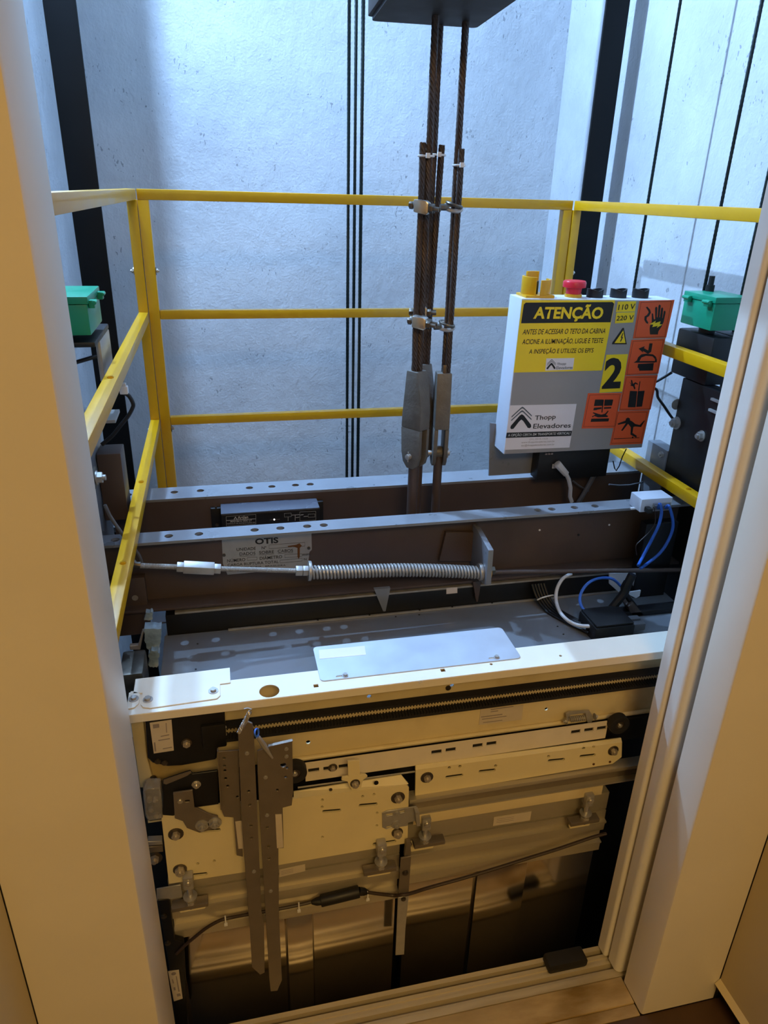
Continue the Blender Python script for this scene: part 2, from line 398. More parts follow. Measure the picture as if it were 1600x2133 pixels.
# door frame: folded sheet, reveal towards the opening and wide face towards the landing
def frame(name, xi, xo, yb, label):
    s = 1 if xo > xi else -1
    poly = [(xi, yb), (xi, Y_FACE + 0.004), (xi + s * 0.002, Y_FACE + 0.001), (xi + s * 0.005, Y_FACE), (xo, Y_FACE), (xo, Y_FACE + 0.012), (xi + s * 0.010, Y_FACE + 0.012), (xi + s * 0.010, yb)]
    struct(MB().prism(poly, 0.0, 2.12, 'z').build(name, 'frame_paint', bev=0), label)
frame('trim_2', 0.742, 0.906, 0.830, 'cream steel door frame on the right of the opening')
frame('trim_3', -0.162, -0.331, 0.890, 'cream steel door frame on the left of the opening')
struct(bx('trim_4', (-0.331, Y_FACE, 2.12, 0.906, 0.90, 2.30), 'frame_paint'), 'cream steel lintel over the opening')

# sill: grooved aluminium extrusion; behind the groove edge the shaft gap
prof = [(0.842, -0.03), (0.842, 0.0), (0.8555, 0.0), (0.8565, -0.003), (0.861, -0.003), (0.862, -0.016), (0.870, -0.016), (0.871, 0.0), (0.8775, 0.0), (0.8785, -0.0025), (0.884, -0.0025), (0.885, 0.0), (0.893, 0.0), (0.894, -0.016), (0.902, -0.016), (0.903, 0.0), (0.9125, 0.0), (0.9135, -0.003), (0.9135, -0.03)]
struct(MB().prism(prof, -0.30, 1.10, 'x').build('trim_5', 'sill_alu', bev=0), 'grooved aluminium door sill, worn and dusty')
struct(bx('trim_6', (-0.162, 0.7875, -0.03, 0.742, 0.8412, -0.001), 'mortar', bev=0.002), 'rough mortar strip in front of the sill')
struct(bx('trim_7', (-0.162, 0.764, -0.03, 0.742, 0.7865, -0.004), 'mortar', bev=0.002), 'lower mortar strip along the landing floor')

# two telescopic landing door panels, open, their leading edges in view
def leaf(x0, x1, y0, y1, r, label):
    t = thing('landing_door_panel', ((x0 + x1) / 2, y0, 0.004), label, 'door panel', 'open telescopic landing door panels')
    poly = []
    for i in range(7):
        g = math.radians(180 + 90 * i / 6); poly.append((x0 + r + r * math.cos(g), y0 + r + r * math.sin(g)))
    poly += [(x1, y0), (x1, y1)]
    poly += [(x0 + 0.002, y1), (x0, y1 - 0.002)]
    MB().prism(poly, 0.006, 2.10, 'z').build('panel', 'door_paint', t)
    bx('guide_shoe', (x0 + 0.10, (y0 + y1) / 2 - 0.003, -0.012, x0 + 0.16, (y0 + y1) / 2 + 0.003, 0.006), 'black_plastic', t)
leaf(0.7245, 1.215, 0.8845, 0.913, 0.006, 'slim cream landing door edge nearest the lift car')
leaf(0.7315, 1.215, 0.8465, 0.8800, 0.012, 'thicker cream landing door edge beside the right frame')
# rubber block lying on the sill
tag(MB().prism(rrect(0.592, 0.0, 0.680, 0.024, 0.007), 0.876, 0.906, 'y').build('rubber_block', 'rubber', bev=0.003), 'black rubber block lying on the sill near the right door', 'rubber block')

# lamps (above the picture; the upper one is an added fill)
for L_, lab in ((LAMP_A, 'white bulkhead lamp on the left shaft wall just above the picture'), (LAMP_FILL, 'added white fill lamp high on the left shaft wall')):
    t = thing('shaft_lamp', (-0.44, L_[1], L_[2] - 0.06), lab, 'lamp', 'bulkhead lamps of the shaft')
    MB().cyl((-0.44, L_[1], L_[2]), (-0.41, L_[1], L_[2]), 0.055, 24).build('housing', 'lamp_body', t, bev=0.004)
    MB().cyl((-0.41, L_[1], L_[2]), (-0.395, L_[1], L_[2]), 0.028, 20).build('bulb_socket', 'lamp_body', t, bev=0.002)
t = thing('ceiling_lamp', (LAMP_HALL[0], LAMP_HALL[1], 2.6), 'warm white square ceiling lamp of the landing', 'lamp')
bx('housing', (LAMP_HALL[0] - 0.48, LAMP_HALL[1] - 0.48, 2.585, LAMP_HALL[0] + 0.48, LAMP_HALL[1] + 0.48, 2.6), 'lamp_body', t)
bx('diffuser', (LAMP_HALL[0] - 0.45, LAMP_HALL[1] - 0.45, 2.57, LAMP_HALL[0] + 0.45, LAMP_HALL[1] + 0.45, 2.585), 'lamp_glow_warm', t)

# ================================================================ shaft furniture
def guide(x_face, x_edge, y0, label):
    s = 1 if x_edge > x_face else -1
    t = thing('guide_rail', ((x_face + x_edge) / 2, y0 + 0.03, ZB), label, 'guide rail', 'black guide rails of the shaft')
    MB().box(min(x_face, x_edge), y0, ZB, max(x_face, x_edge), y0 + 0.010, ZT).build('rail_flange', 'guide_rail', t, bev=0.001)
    xm = x_face + s * 0.042
    MB().box(min(xm, xm + s * 0.012), y0 + 0.010, ZB, max(xm, xm + s * 0.012), y0 + 0.07, ZT).build('rail_blade', 'guide_rail', t, bev=0.001)
    for z in (2.9, 0.35):
        xa, xb = sorted((x_edge - s * 0.03, 1.30 if s > 0 else -0.44)); MB().box(xa, y0 + 0.011, z, xb, y0 + 0.05, z + 0.08).build('rail_bracket', 'guide_rail', t)
guide(-0.2935, -0.3726, 2.30, 'black steel guide rail beside the left shaft wall')
guide(1.163, 1.236, 2.30, 'black steel guide rail beside the right shaft wall')
xs = [c[0] for c in [(0.4172, 2.3600, 1.3560), (0.4370, 2.3600, 1.3563), (0.4569, 2.3600, 1.3565)]]
for x, r, nm in zip(xs, (0.0052, 0.0050, 0.0056), ('leftmost', 'middle', 'rightmost')):
    tag(MB().rope([(x, 2.36, -1.5), (x, 2.36, 4.55)], r, 6, 0.075, 0.009, 4).build('counterweight_rope', 'dark_rope'), nm + ' of three thin dark ropes against the rear wall', 'rope', 'counterweight ropes at the rear wall')
for (x, y, z0, lab) in ((1.161, 1.910, -1.0, 'thin dark rope between the right guide rail and the green oiler'), (1.137, 1.565, 1.30, 'dark rope ending at the right green oiler'), (1.195, 1.505, -1.0, 'dark rope nearest the right door frame')):
    tag(MB().rope([(x, y, z0), (x, y, 4.55)], 0.0042, 6, 0.06, 0.009, 4).build('governor_rope', 'dark_rope'), lab, 'rope', 'thin ropes at the right shaft wall')

# ================================================================ yellow guard railing
zt = (-0.1804, 2.1200, 1.4877)[2]; zm = (-0.1611, 2.1200, 1.1809)[2]; zl = (-0.1549, 2.1200, 0.8758)[2]
B = 0.026
def bars(t, axis, a, b, c0, c1, zs):
    for z, nm in zip(zs, ('top_rail', 'middle_rail', 'lower_rail')):
        if axis == 'x': bx(nm, (a, c0, z - B, b, c1, z), 'yellow_paint', t, 0.002)
        else: bx(nm, (c0, a, z - B, c1, b, z), 'yellow_paint', t, 0.002)
t = thing('guard_railing', (0.433, Y_RAIL + 0.013, Z_ROOF), 'yellow rear guard railing spanning the back of the car roof', 'railing', 'yellow guard railings on the car roof')
bx('post', (-0.180, Y_RAIL, Z_ROOF, -0.152, Y_RAIL + 0.026, zt - B), 'yellow_paint', t)
bx('post', (1.018, Y_RAIL, Z_ROOF, 1.046, Y_RAIL + 0.026, zt - B), 'yellow_paint', t)
bx('top_rail', (-0.180, Y_RAIL, zt - B, 1.046, Y_RAIL + 0.026, zt), 'yellow_paint', t, 0.002)
for z, nm in ((zm, 'middle_rail'), (zl, 'lower_rail')): bx(nm, (-0.1515, Y_RAIL + 0.002, z - B + 0.002, 1.0175, Y_RAIL + 0.025, z), 'yellow_paint', t, 0.002)
t = thing('guard_railing', (-0.194, 1.55, Z_ROOF), 'yellow side guard railing on the left, its top bar ending by the door frame', 'railing', 'yellow guard railings on the car roof')
bx('post', (-0.207, Y_RAIL - 0.004, Z_ROOF, -0.1815, Y_RAIL + 0.022, zt - B), 'yellow_paint', t)
bx('post', (-0.207, 0.945, Z_ROOF + 0.02, -0.1815, 0.970, zt - B), 'yellow_paint', t)
bars(t, 'y', 0.972, Y_RAIL - 0.004, -0.207, -0.1815, (zt, zm - 0.003, zl - 0.003))
for z in (1.285, 0.84):
    bolt(t, (-0.208, Y_RAIL + 0.009, z), 0.006, 'chrome', (-1, 0, 0)); bolt(t, (-0.1515, Y_RAIL + 0.009, z), 0.006, 'dull_bolt', (1, 0, 0))
for y in (1.62, 1.22): screw(t, (-0.194, y, zl - 0.003), 0.006, 'yellow_paint', (0, 0, 1))
screw(t, (-0.194, 1.36, zm - 0.003), 0.006, 'yellow_paint', (0, 0, 1))
t = thing('guard_railing', (1.06, 1.6, Z_ROOF), 'yellow side guard railing on the right, passing behind the control box', 'railing', 'yellow guard railings on the car roof')
bx('post', (1.0475, Y_RAIL - 0.004, Z_ROOF, 1.073, Y_RAIL + 0.022, zt - B), 'yellow_paint', t)
bx('post', (1.0475, 1.00, Z_ROOF, 1.073, 1.026, zt - B), 'yellow_paint', t)
bars(t, 'y', 1.026, Y_RAIL - 0.004, 1.0475, 1.073, (zt, zm, zl))
for z in (1.285, 0.84): bolt(t, (1.074, Y_RAIL + 0.009, z), 0.006, 'chrome', (1, 0, 0))
for y in (1.67, 1.37): screw(t, (1.06, y, zl), 0.006, 'yellow_paint', (0, 0, 1))

# ================================================================ lift car: body, roof
t = thing('lift_car_body', (0.433, 1.6, -1.72), 'grey steel lift car body below the roof', 'lift car')
bx('side_panel', (-0.155, 1.10, -1.7, -0.150, 2.14, Z_ROOF - 0.005), 'roof_paint', t)
bx('side_panel', (1.045, 1.10, -1.7, 1.050, 2.14, Z_ROOF - 0.005), 'roof_paint', t)
bx('rear_panel', (-0.150, 2.13, -1.7, 1.045, 2.14, Z_ROOF - 0.005), 'roof_paint', t)
bx('floor_panel', (-0.155, 1.10, -1.72, 1.05, 2.14, -1.7), 'roof_paint', t)
t = thing('lift_car_roof', (0.44, 1.55, Z_ROOF - 0.004), 'grey painted sheet steel roof of the lift car with satin shine', 'car roof')
bx('front_sheet', (-0.156, 1.02, Z_ROOF - 0.004, 1.05, 1.388, Z_ROOF), 'roof_paint', t, 0)
bx('rear_sheet', (-0.19, 1.446, Z_ROOF - 0.004, 1.085, 2.17, Z_ROOF), 'roof_paint', t, 0)
bx('edge_strip', (-0.02, 1.382, Z_ROOF, 1.02, 1.388, Z_ROOF + 0.004), 'galvanised', t, 0.001)
for x in (0.30, 0.42, 0.50, 0.60, 0.18): screw(t, (x, 1.385, Z_ROOF + 0.004), 0.0022, 'black_paint', (0, 0, 1))
for p in [(-0.0856, 1.3447), (-0.0882, 1.2536)]: screw(t, (p[0], p[1], Z_ROOF), 0.002, 'black_paint', (0, 0, 1))
for p in [(0.4153, 1.3719), (0.3596, 1.3735), (0.7153, 1.2673), (0.7145, 1.2352)]: screw(t, (p[0], p[1], Z_ROOF), 0.002, 'black_paint', (0, 0, 1))
t = thing('cross_member', (0.44, 1.42, Z_ROOF), 'black cross member on the car roof under the front beam', 'cross member')
bx('bar', (-0.15, 1.389, Z_ROOF - 0.003, 1.045, 1.445, 0.651), 'black_paint', t)
bx('lit_cap_strip', (-0.13, 1.3885, 0.651, 0.98, 1.446, 0.656), 'galvanised', t, 0.001)  # lit top of the black bar, put in as a pale strip
plate('sticker', [(0.4843, 0.6392), (0.5112, 0.6393), (0.5101, 0.6547), (0.4833, 0.6546)], 1.3880, 1.3888, 'sticker_white', t)

# ================================================================ crosshead beams
def beam(yf, yb, web_front, holes, label):
    t = thing('crosshead_beam', (0.43, (yf + yb) / 2, 0.668), label, 'steel beam', 'pair of crosshead beams over the car roof')
    plate('top_flange', [(-0.262, yf), (1.086, yf), (1.086, yb), (-0.262, yb)], Z_BEAM - 0.006, Z_BEAM, 'beam_paint_lit', t, [circ(x, y, 0.0088, 18) for x, y in holes], ax='z')
    wy = yb - 0.006 if web_front else yf
    bx('web', (-0.262, wy, 0.674, 1.086, wy + 0.006, Z_BEAM - 0.006), 'beam_warm_shade', t, 0)
    bx('bottom_flange', (-0.262, yf, 0.668, 1.086, yb, 0.674), 'beam_warm_shade', t, 0.001)
    return t
hf = [(x, 1.405) for x, y in [(-0.2320, 1.4131), (-0.1267, 1.4135), (-0.0656, 1.4138), (0.0498, 1.4142), (0.1043, 1.4143), (0.1620, 1.4149), (0.1983, 1.4146)]] + [(x, 1.405) for x, y in [(0.6989, 1.4149), (0.7338, 1.4161), (0.7914, 1.4148), (0.8441, 1.4145)]]
hr = [(x, 1.645) for x, y in [(-0.2298, 1.6465), (-0.1249, 1.6455), (-0.0646, 1.6462), (0.0511, 1.6464), (0.1053, 1.6461), (0.1630, 1.6466), (0.1993, 1.6457)]] + [(0.86, 1.645), (0.92, 1.645)]
BF = beam(1.380, 1.430, True, hf, 'grey steel crosshead beam in front, carrying the riveted nameplate')
BR = beam(1.605, 1.677, False, hr, 'grey steel crosshead beam at the rear, behind the black module')
bolt(BF, (-0.2088, 1.4230, 0.6926), 0.013, 'dull_bolt', washer=1.4)
bx('end_plate', (-0.262, 1.404, 0.60, -0.185, 1.4238, 0.74), 'beam_warm_shade', BF)
for p in [(0.7191, 1.4240, 0.7705), (0.9018, 1.4240, 0.7703)]: screw(BF, p, 0.0025, 'tie_white')
screw(BF, (0.8233, 1.4240, 0.7493), 0.003, 'black_paint')
MB().prism([(0.3075, 0.6766), (0.3456, 0.6760), (0.3360, 0.6157), (0.3301, 0.6158)], 1.376, 1.386, 'y').build('gusset', 'beam_paint_lit', BF, bev=0.001)
MB().prism([(0.5431, 0.6729), (0.5638, 0.6731), (0.5602, 0.6170), (0.5560, 0.6169)], 1.376, 1.386, 'y').build('gusset', 'beam_warm_shade', BF, bev=0.001)
# spring bracket: pad on the web and a plate standing out of it
plate('bracket_pad', [(0.4690, 0.7144), (0.4816, 0.7889), (0.5521, 0.7833), (0.5584, 0.7063)], Y_WEB - 0.012, Y_WEB - 0.0005, 'beam_warm_shade', BF, bev=0.001)
MB().prism([(1.4235, 0.800), (1.395, 0.800), (1.313, 0.787), (1.309, 0.702), (1.33, 0.694), (1.4235, 0.70)], 0.548, 0.560, 'x').build('bracket_plate', 'beam_paint_lit', BF, bev=0.001)

# nameplate
np_ = plate('nameplate', [(-0.0203, 0.8218), (0.1731, 0.8234), (0.1735, 0.7658), (0.1681, 0.7604), (0.1636, 0.7213), (-0.0134, 0.7203), (-0.0214, 0.7482), (-0.0203, 0.7957)], Y_WEB - 0.002, Y_WEB - 0.0005, 'name_plate', BF)
np_['label'] = 'grey metal nameplate with black lettering and a rust stain'
yt = Y_WEB - 0.0022
def T1(s, q, m='ink', b=0.006): text(np_, s, q, yt, m, b)
T1('OTIS', [(0.0500, 0.7892), (0.1002, 0.7888), (0.0501, 0.8036)], b=0.035)
T1('UNIDADE', [(0.0097, 0.7770), (0.0507, 0.7763), (0.0099, 0.7842)])
T1('N\u00ba', [(0.0634, 0.7766), (0.0735, 0.7765), (0.0635, 0.7834)])
T1('DADOS', [(0.0152, 0.7654), (0.0493, 0.7647), (0.0155, 0.7727)])
T1('SOBRE', [(0.0573, 0.7652), (0.0896, 0.7647), (0.0575, 0.7725)])
T1('CABOS', [(0.0980, 0.7651), (0.1317, 0.7645), (0.0981, 0.7724)])
T1('N\u00daMERO', [(-0.0120, 0.7506), (0.0267, 0.7509), (-0.0118, 0.7602)])
T1('DI\u00c2METRO', [(0.0582, 0.7508), (0.1071, 0.7507), (0.0585, 0.7604)])
T1('mm', [(0.1522, 0.7525), (0.1683, 0.7523), (0.1521, 0.7572)])
T1('CARGA RUPTURA TOTAL', [(-0.0118, 0.7405), (0.0990, 0.7393), (-0.0117, 0.7475)])
T1('N', [(0.1555, 0.7408), (0.1611, 0.7407), (0.1554, 0.7463)])
T1('IND\u00daSTRIA   BRASILEIRA', [(0.0160, 0.7340), (0.1143, 0.7304), (0.0163, 0.7391)])
def outline_box(parent, q, y, w, m='ink', name='printed_box'):
    (ax, az), (bx_, bz), (cx, cz) = q; dx, dz = cx - ax, cz - az
    P = [Vector((ax, az)), Vector((bx_, bz)), Vector((bx_ + dx, bz + dz)), Vector((cx, cz))]
    C0 = sum(P, Vector((0, 0))) / 4; ins = []
    for i in range(4):
        a, b, c = P[i - 1], P[i], P[(i + 1) % 4]
        ins.append(b + (a - b).normalized() * w + (c - b).normalized() * w)
    return plate(name, [tuple(p) for p in P], y - 0.0003, y, m, parent, [[tuple(p) for p in ins]])
for q in ([(0.0793, 0.7763), (0.1582, 0.7762), (0.0793, 0.7859)], [(0.0310, 0.7517), (0.0525, 0.7513), (0.0312, 0.7590)], [(0.1127, 0.7513), (0.1508, 0.7507), (0.1127, 0.7591)], [(0.1021, 0.7390), (0.1516, 0.7392), (0.1022, 0.7464)]):
    outline_box(np_, q, yt, 0.0004, 'ink')
for q in ([(0.0151, 0.7627), (0.0492, 0.7620)], [(0.0572, 0.7629), (0.0895, 0.7623)], [(0.0979, 0.7628), (0.1316, 0.7621)]):
    (a, b), (c, d) = q; plate('underline', [(a, b), (c, d), (c, d + 0.0005), (a, b + 0.0005)], yt - 0.0003, yt, 'ink', np_)
plate('rust_stain', [(0.1200, 0.7794), (0.1390, 0.7813), (0.1460, 0.7842), (0.1513, 0.7779), (0.1467, 0.7729), (0.1463, 0.7515), (0.1437, 0.7454), (0.1411, 0.7519), (0.1416, 0.7733), (0.1320, 0.7776), (0.1208, 0.7774)], yt - 0.0005, yt - 0.0002, 'rust', np_)
screw(np_, (-0.0177, 1.4220, 0.7694), 0.0036, 'dull_bolt'); screw(np_, (0.1666, 1.4220, 0.7706), 0.0036, 'dull_bolt')

# ================================================================ linkage rod with turnbuckle and spring, in front of the front beam
t = thing('linkage_rod', (0.3, Y_LINK, 0.70), 'grey linkage rod with turnbuckle and long coil spring before the front beam', 'rod')
pL, p1, p2, p3, p4, pR = [(-0.1851, 1.3400, 0.8028), (-0.1081, 1.3400, 0.7924), (-0.0290, 1.3400, 0.7805), (0.1304, 1.3400, 0.7609), (0.5551, 1.3400, 0.7195), (1.0732, 1.3400, 0.6744)]
pL, p1, p2, p3, p4, pR = [Vector(p) for p in (pL, p1, p2, p3, p4, pR)]
def threaded(a, b, r, pitch=0.0022):
    b_ = MB(); n = int((b - a).length / (pitch / 2)); P = [a.lerp(b, i / n) for i in range(n + 1)]
    return b_.tube(P, [r if i % 2 else r * 0.86 for i in range(n + 1)], 10)
threaded(pL, p1 + (p2 - p1) * 0.2, 0.0058).build('threaded_rod', 'galvanised', t, smooth=False)
threaded(p2 - (p2 - p1) * 0.2, p3, 0.0056).build('threaded_rod', 'galvanised', t, smooth=False)
MB().tube([p4 - Vector((0.03, 0, 0)), pR], 0.0053, 12).build('plain_rod', 'beam_warm_shade', t)
MB().tube([p3, p4], 0.0050, 10).build('core_rod', 'galvanised', t)
MB().tube([p1 + (p2 - p1) * 0.12, p1 + (p2 - p1) * 0.88], 0.0150, 6, up=Vector((0, 0, 1))).build('turnbuckle', 'galvanised', t, bev=0.0012)
d = (p2 - p1).normalized()
for c in (p1 + d * 0.004, p2 - d * 0.004): MB().tube([c - d * 0.0075, c + d * 0.0075], 0.0115, 6).build('nut', 'galvanised', t, bev=0.001)
d = (p4 - p3).normalized()
MB().tube([p3 - d * 0.002, p3 + d * 0.012], 0.0120, 6).build('nut', 'galvanised', t, bev=0.001)
MB().tube([p3 + d * 0.013, p3 + d * 0.024], 0.0120, 6).build('nut', 'galvanised', t, bev=0.001)
MB().tube([p3 + d * 0.0245, p3 + d * 0.0305], 0.0215, 20).build('washer', 'galvanised', t, bev=0.001)
a, b = p3 + d * 0.031, Vector((0.5395, Y_LINK, p4.z)); hx = []
turns, per = 50, 14
for i in range(turns * per + 1):
    f = i / (turns * per); g = 2 * math.pi * i / per; c = a.lerp(b, f) + Vector((0, 0, 0.0035 * math.sin(math.pi * (f * 1.6 - 0.45))))
    hx.append(c + Vector((0, math.cos(g), math.sin(g))) * 0.0128)
MB().tube(hx, 0.0029, 6).build('coil_spring', 'galvanised', t)
MB().tube([Vector((0.540, Y_LINK, p4.z)), Vector((0.5475, Y_LINK, p4.z))], 0.0200, 20).build('washer', 'galvanised', t, bev=0.001)
MB().tube([Vector((0.5605, Y_LINK, p4.z)), Vector((0.566, Y_LINK, p4.z))], 0.0185, 20).build('washer', 'yellow_paint', t, bev=0.001)
MB().tube([Vector((0.5665, Y_LINK, p4.z)), Vector((0.578, Y_LINK, p4.z))], 0.0105, 6).build('nut', 'dull_bolt', t, bev=0.001)
e = MB(); e.tube([pL + Vector((0.004, 0, 0)), pL + Vector((-0.006, 0.0, 0.002)), pL + Vector((-0.018, 0.01, 0.014))], 0.0075, 10); e.build('rod_end', 'dull_bolt', t)

# black power supply module fixed to the rear beam
t = thing('power_module', (0.2, 1.575, 0.75), 'black power supply module with its lit top coloured as a blue-grey lid between the two beams', 'electrical module')
q = [(-0.0209, 0.7811), (0.2075, 0.7778), (0.2085, 0.8058), (-0.0171, 0.8116)]
f0 = [Vector(p) for p in q]
xL, xR = (f0[0].x + f0[3].x) / 2, (f0[1].x + f0[2].x) / 2; zT = (f0[2].y + f0[3].y) / 2
bx('case', (xL, 1.545, zT - 0.075, xR, 1.604, zT), 'black_plastic', t, 0.002)
bx('lid', (xL - 0.0005, 1.5445, zT, xR + 0.0005, 1.6045, zT + 0.004), 'module_top_lit', t, 0.001)  # lid colour carries the bluish light on the black top
bx('ear', (xL - 0.024, 1.592, zT - 0.075, xL - 0.0005, 1.6045, zT - 0.002), 'black_plastic', t)
bx('ear', (xR + 0.0005, 1.592, zT - 0.075, xR + 0.016, 1.6045, zT - 0.002), 'black_plastic', t)
lab = plate('front_label', [(xL + 0.004, zT - 0.070), (xR - 0.003, zT - 0.070), (xR - 0.003, zT - 0.002), (xL + 0.004, zT - 0.002)], 1.5443, 1.545, 'ink', t)
ym = 1.5442
outline_box(lab, [(-0.0094, 0.7807), (0.0584, 0.7815), (-0.0084, 0.8055)], ym, 0.0004, 'print_white')
plate('printed_line', [(-0.0087, 0.7950), (0.0592, 0.7943), (0.0592, 0.7953), (-0.0086, 0.7960)], ym - 0.0003, ym, 'print_white', lab)
text(lab, 'Artlan', [(0.0172, 0.7970), (0.0414, 0.7972), (0.0177, 0.8045)], ym, 'print_white', 0.01)
plate('printed_logo', [(0.0084, 0.7969), (0.0127, 0.8039), (0.0162, 0.7971), (0.0147, 0.7968), (0.0125, 0.8009), (0.0098, 0.7968)], ym - 0.0003, ym, 'print_white', lab)
text(lab, 'MAS-0612 VDC LT', [(0.0005, 0.7899), (0.0493, 0.7894), (0.0008, 0.7939)], ym, 'print_white', 0.01)
text(lab, 'M\u00d3DULO DE ALIMENTA\u00c7\u00c3O DE', [(-0.0074, 0.7850), (0.0566, 0.7841), (-0.0072, 0.7885)], ym, 'print_white')
text(lab, 'LED  REDE', [(0.0912, 0.7887), (0.1139, 0.7886), (0.0913, 0.7907)], ym, 'ink_faint')
outline_box(lab, [(0.1250, 0.7942), (0.1415, 0.7942), (0.1249, 0.8038)], ym, 0.0004, 'print_white')
outline_box(lab, [(0.1610, 0.7818), (0.1992, 0.7809), (0.1611, 0.8050)], ym, 0.0004, 'print_white')
outline_box(lab, [(0.1809, 0.7894), (0.1971, 0.7892), (0.1809, 0.7977)], ym, 0.0004, 'print_white')
for q in ([(0.1419, 0.7986), (0.1610, 0.7984), (0.1610, 0.7974), (0.1419, 0.7976)], [(0.1500, 0.7978), (0.1509, 0.7977), (0.1505, 0.7836), (0.1496, 0.7836)], [(0.1332, 0.7936), (0.1341, 0.7935), (0.1338, 0.7838), (0.1329, 0.7839)], [(0.1705, 0.7928), (0.1801, 0.7929), (0.1800, 0.7919), (0.1704, 0.7918)], [(0.1626, 0.7975), (0.1700, 0.7981), (0.1700, 0.7969), (0.1626, 0.7962)], [(0.1520, 0.7914), (0.1598, 0.7920), (0.1597, 0.7910), (0.1520, 0.7904)]):
    plate('printed_line', q, ym - 0.0003, ym, 'print_white', lab)
piece('led', 'led', lambda: MB().prism(circ(0, 0, 0.0018, 10), 0, 0.001, 'z'), 'led_white', (0.1012, 1.5440, 0.7899), t)
screw(t, (-0.0304, 1.5920, 0.8097), 0.003, 'dull_bolt'); screw(t, (-0.0311, 1.5920, 0.7641), 0.004, 'dull_bolt')

# ================================================================ hoist ropes, sockets, clips
HA = Vector((((0.4247, 1.5000, 1.7901)[0] + (0.4234, 1.5000, 1.1561)[0]) / 2, 1.50, 0)); HB = Vector((((0.4920, 1.5300, 1.7961)[0] + (0.4912, 1.5300, 1.1424)[0]) / 2, 1.53, 0)); HC = Vector((((0.4503, 1.5750, 1.6060)[0] + (0.4594, 1.5750, 1.2667)[0]) / 2, 1.575, 0))
RR = 0.0072
ZA, ZC, ZBs = (0.4207, 1.5000, 1.1435)[2], (0.4637, 1.5750, 1.1417)[2], (0.4907, 1.5300, 1.1327)[2]
def hoist(c, zs, tail, tie, label):
    t = thing('hoist_rope', (c.x, c.y, zs - 0.03), label, 'rope', 'brown twisted hoist ropes')
    MB().rope([(c.x, c.y, zs - 0.03), (c.x, c.y, 2.9), (c.x, c.y, 4.55)], RR, 6, 0.062, 0.006, 5).build('rope', 'rope_steel', t)
    MB().rope(tail, RR * 0.95, 6, 0.062, 0.006, 5).build('rope_tail', 'rope_steel', t)
    for (p, w_, d_) in tie:
        b = MB(); b.tube([Vector(p) + Vector((w_ * math.cos(g), d_ * math.sin(g), 0)) for g in [2 * math.pi * i / 16 for i in range(17)]], 0.0022, 6)
        b.box(p[0] - 0.004, p[1] - d_ - 0.007, p[2] - 0.004, p[0] + 0.004, p[1] - d_ - 0.001, p[2] + 0.005)
        b.build('cable_tie', 'tie_white', t, bev=0.0004)
zu, zlw = (0.4152, 1.5000, 1.4714)[2], (0.4178, 1.5000, 1.2502)[2]
z1, z2, z3 = (0.4095, 1.5000, 1.5862)[2], (0.4626, 1.5750, 1.5874)[2], (0.4955, 1.5300, 1.5789)[2]
zta = (0.4155, 1.5000, 1.5632)[2]; ztb = (0.4946, 1.5300, 1.5496)[2]
hoist(HA, ZA, [(HA.x - 0.010, 1.499, ZA - 0.02), (HA.x - 0.0125, 1.499, zlw), (HA.x - 0.0120, 1.499, zu), (HA.x - 0.0135, 1.499, z1)], [((HA.x - 0.006, 1.500, zta), 0.0155, 0.0095)], 'brown twisted hoist rope in front, ending at the broad tapered socket')
hoist(HB, ZBs, [(HB.x + 0.004, 1.521, ZBs - 0.02), (HB.x + 0.004, 1.519, ZBs + 0.03), (HB.x + 0.003, 1.5165, zlw + 0.03), (HB.x + 0.0035, 1.517, z3)], [((HB.x + 0.002, 1.524, ztb), 0.0115, 0.0155)], 'brown twisted hoist rope standing alone on the right')
hoist(HC, ZC, [(HC.x + 0.008, 1.574, ZC - 0.02), (HC.x + 0.0085, 1.574, zlw), (HC.x + 0.0135, 1.574, zu), (HC.x + 0.0165, 1.574, z2)], [((HC.x + 0.008, 1.575, zta + 0.006), 0.0165, 0.0095)], 'brown twisted hoist rope behind the front one')

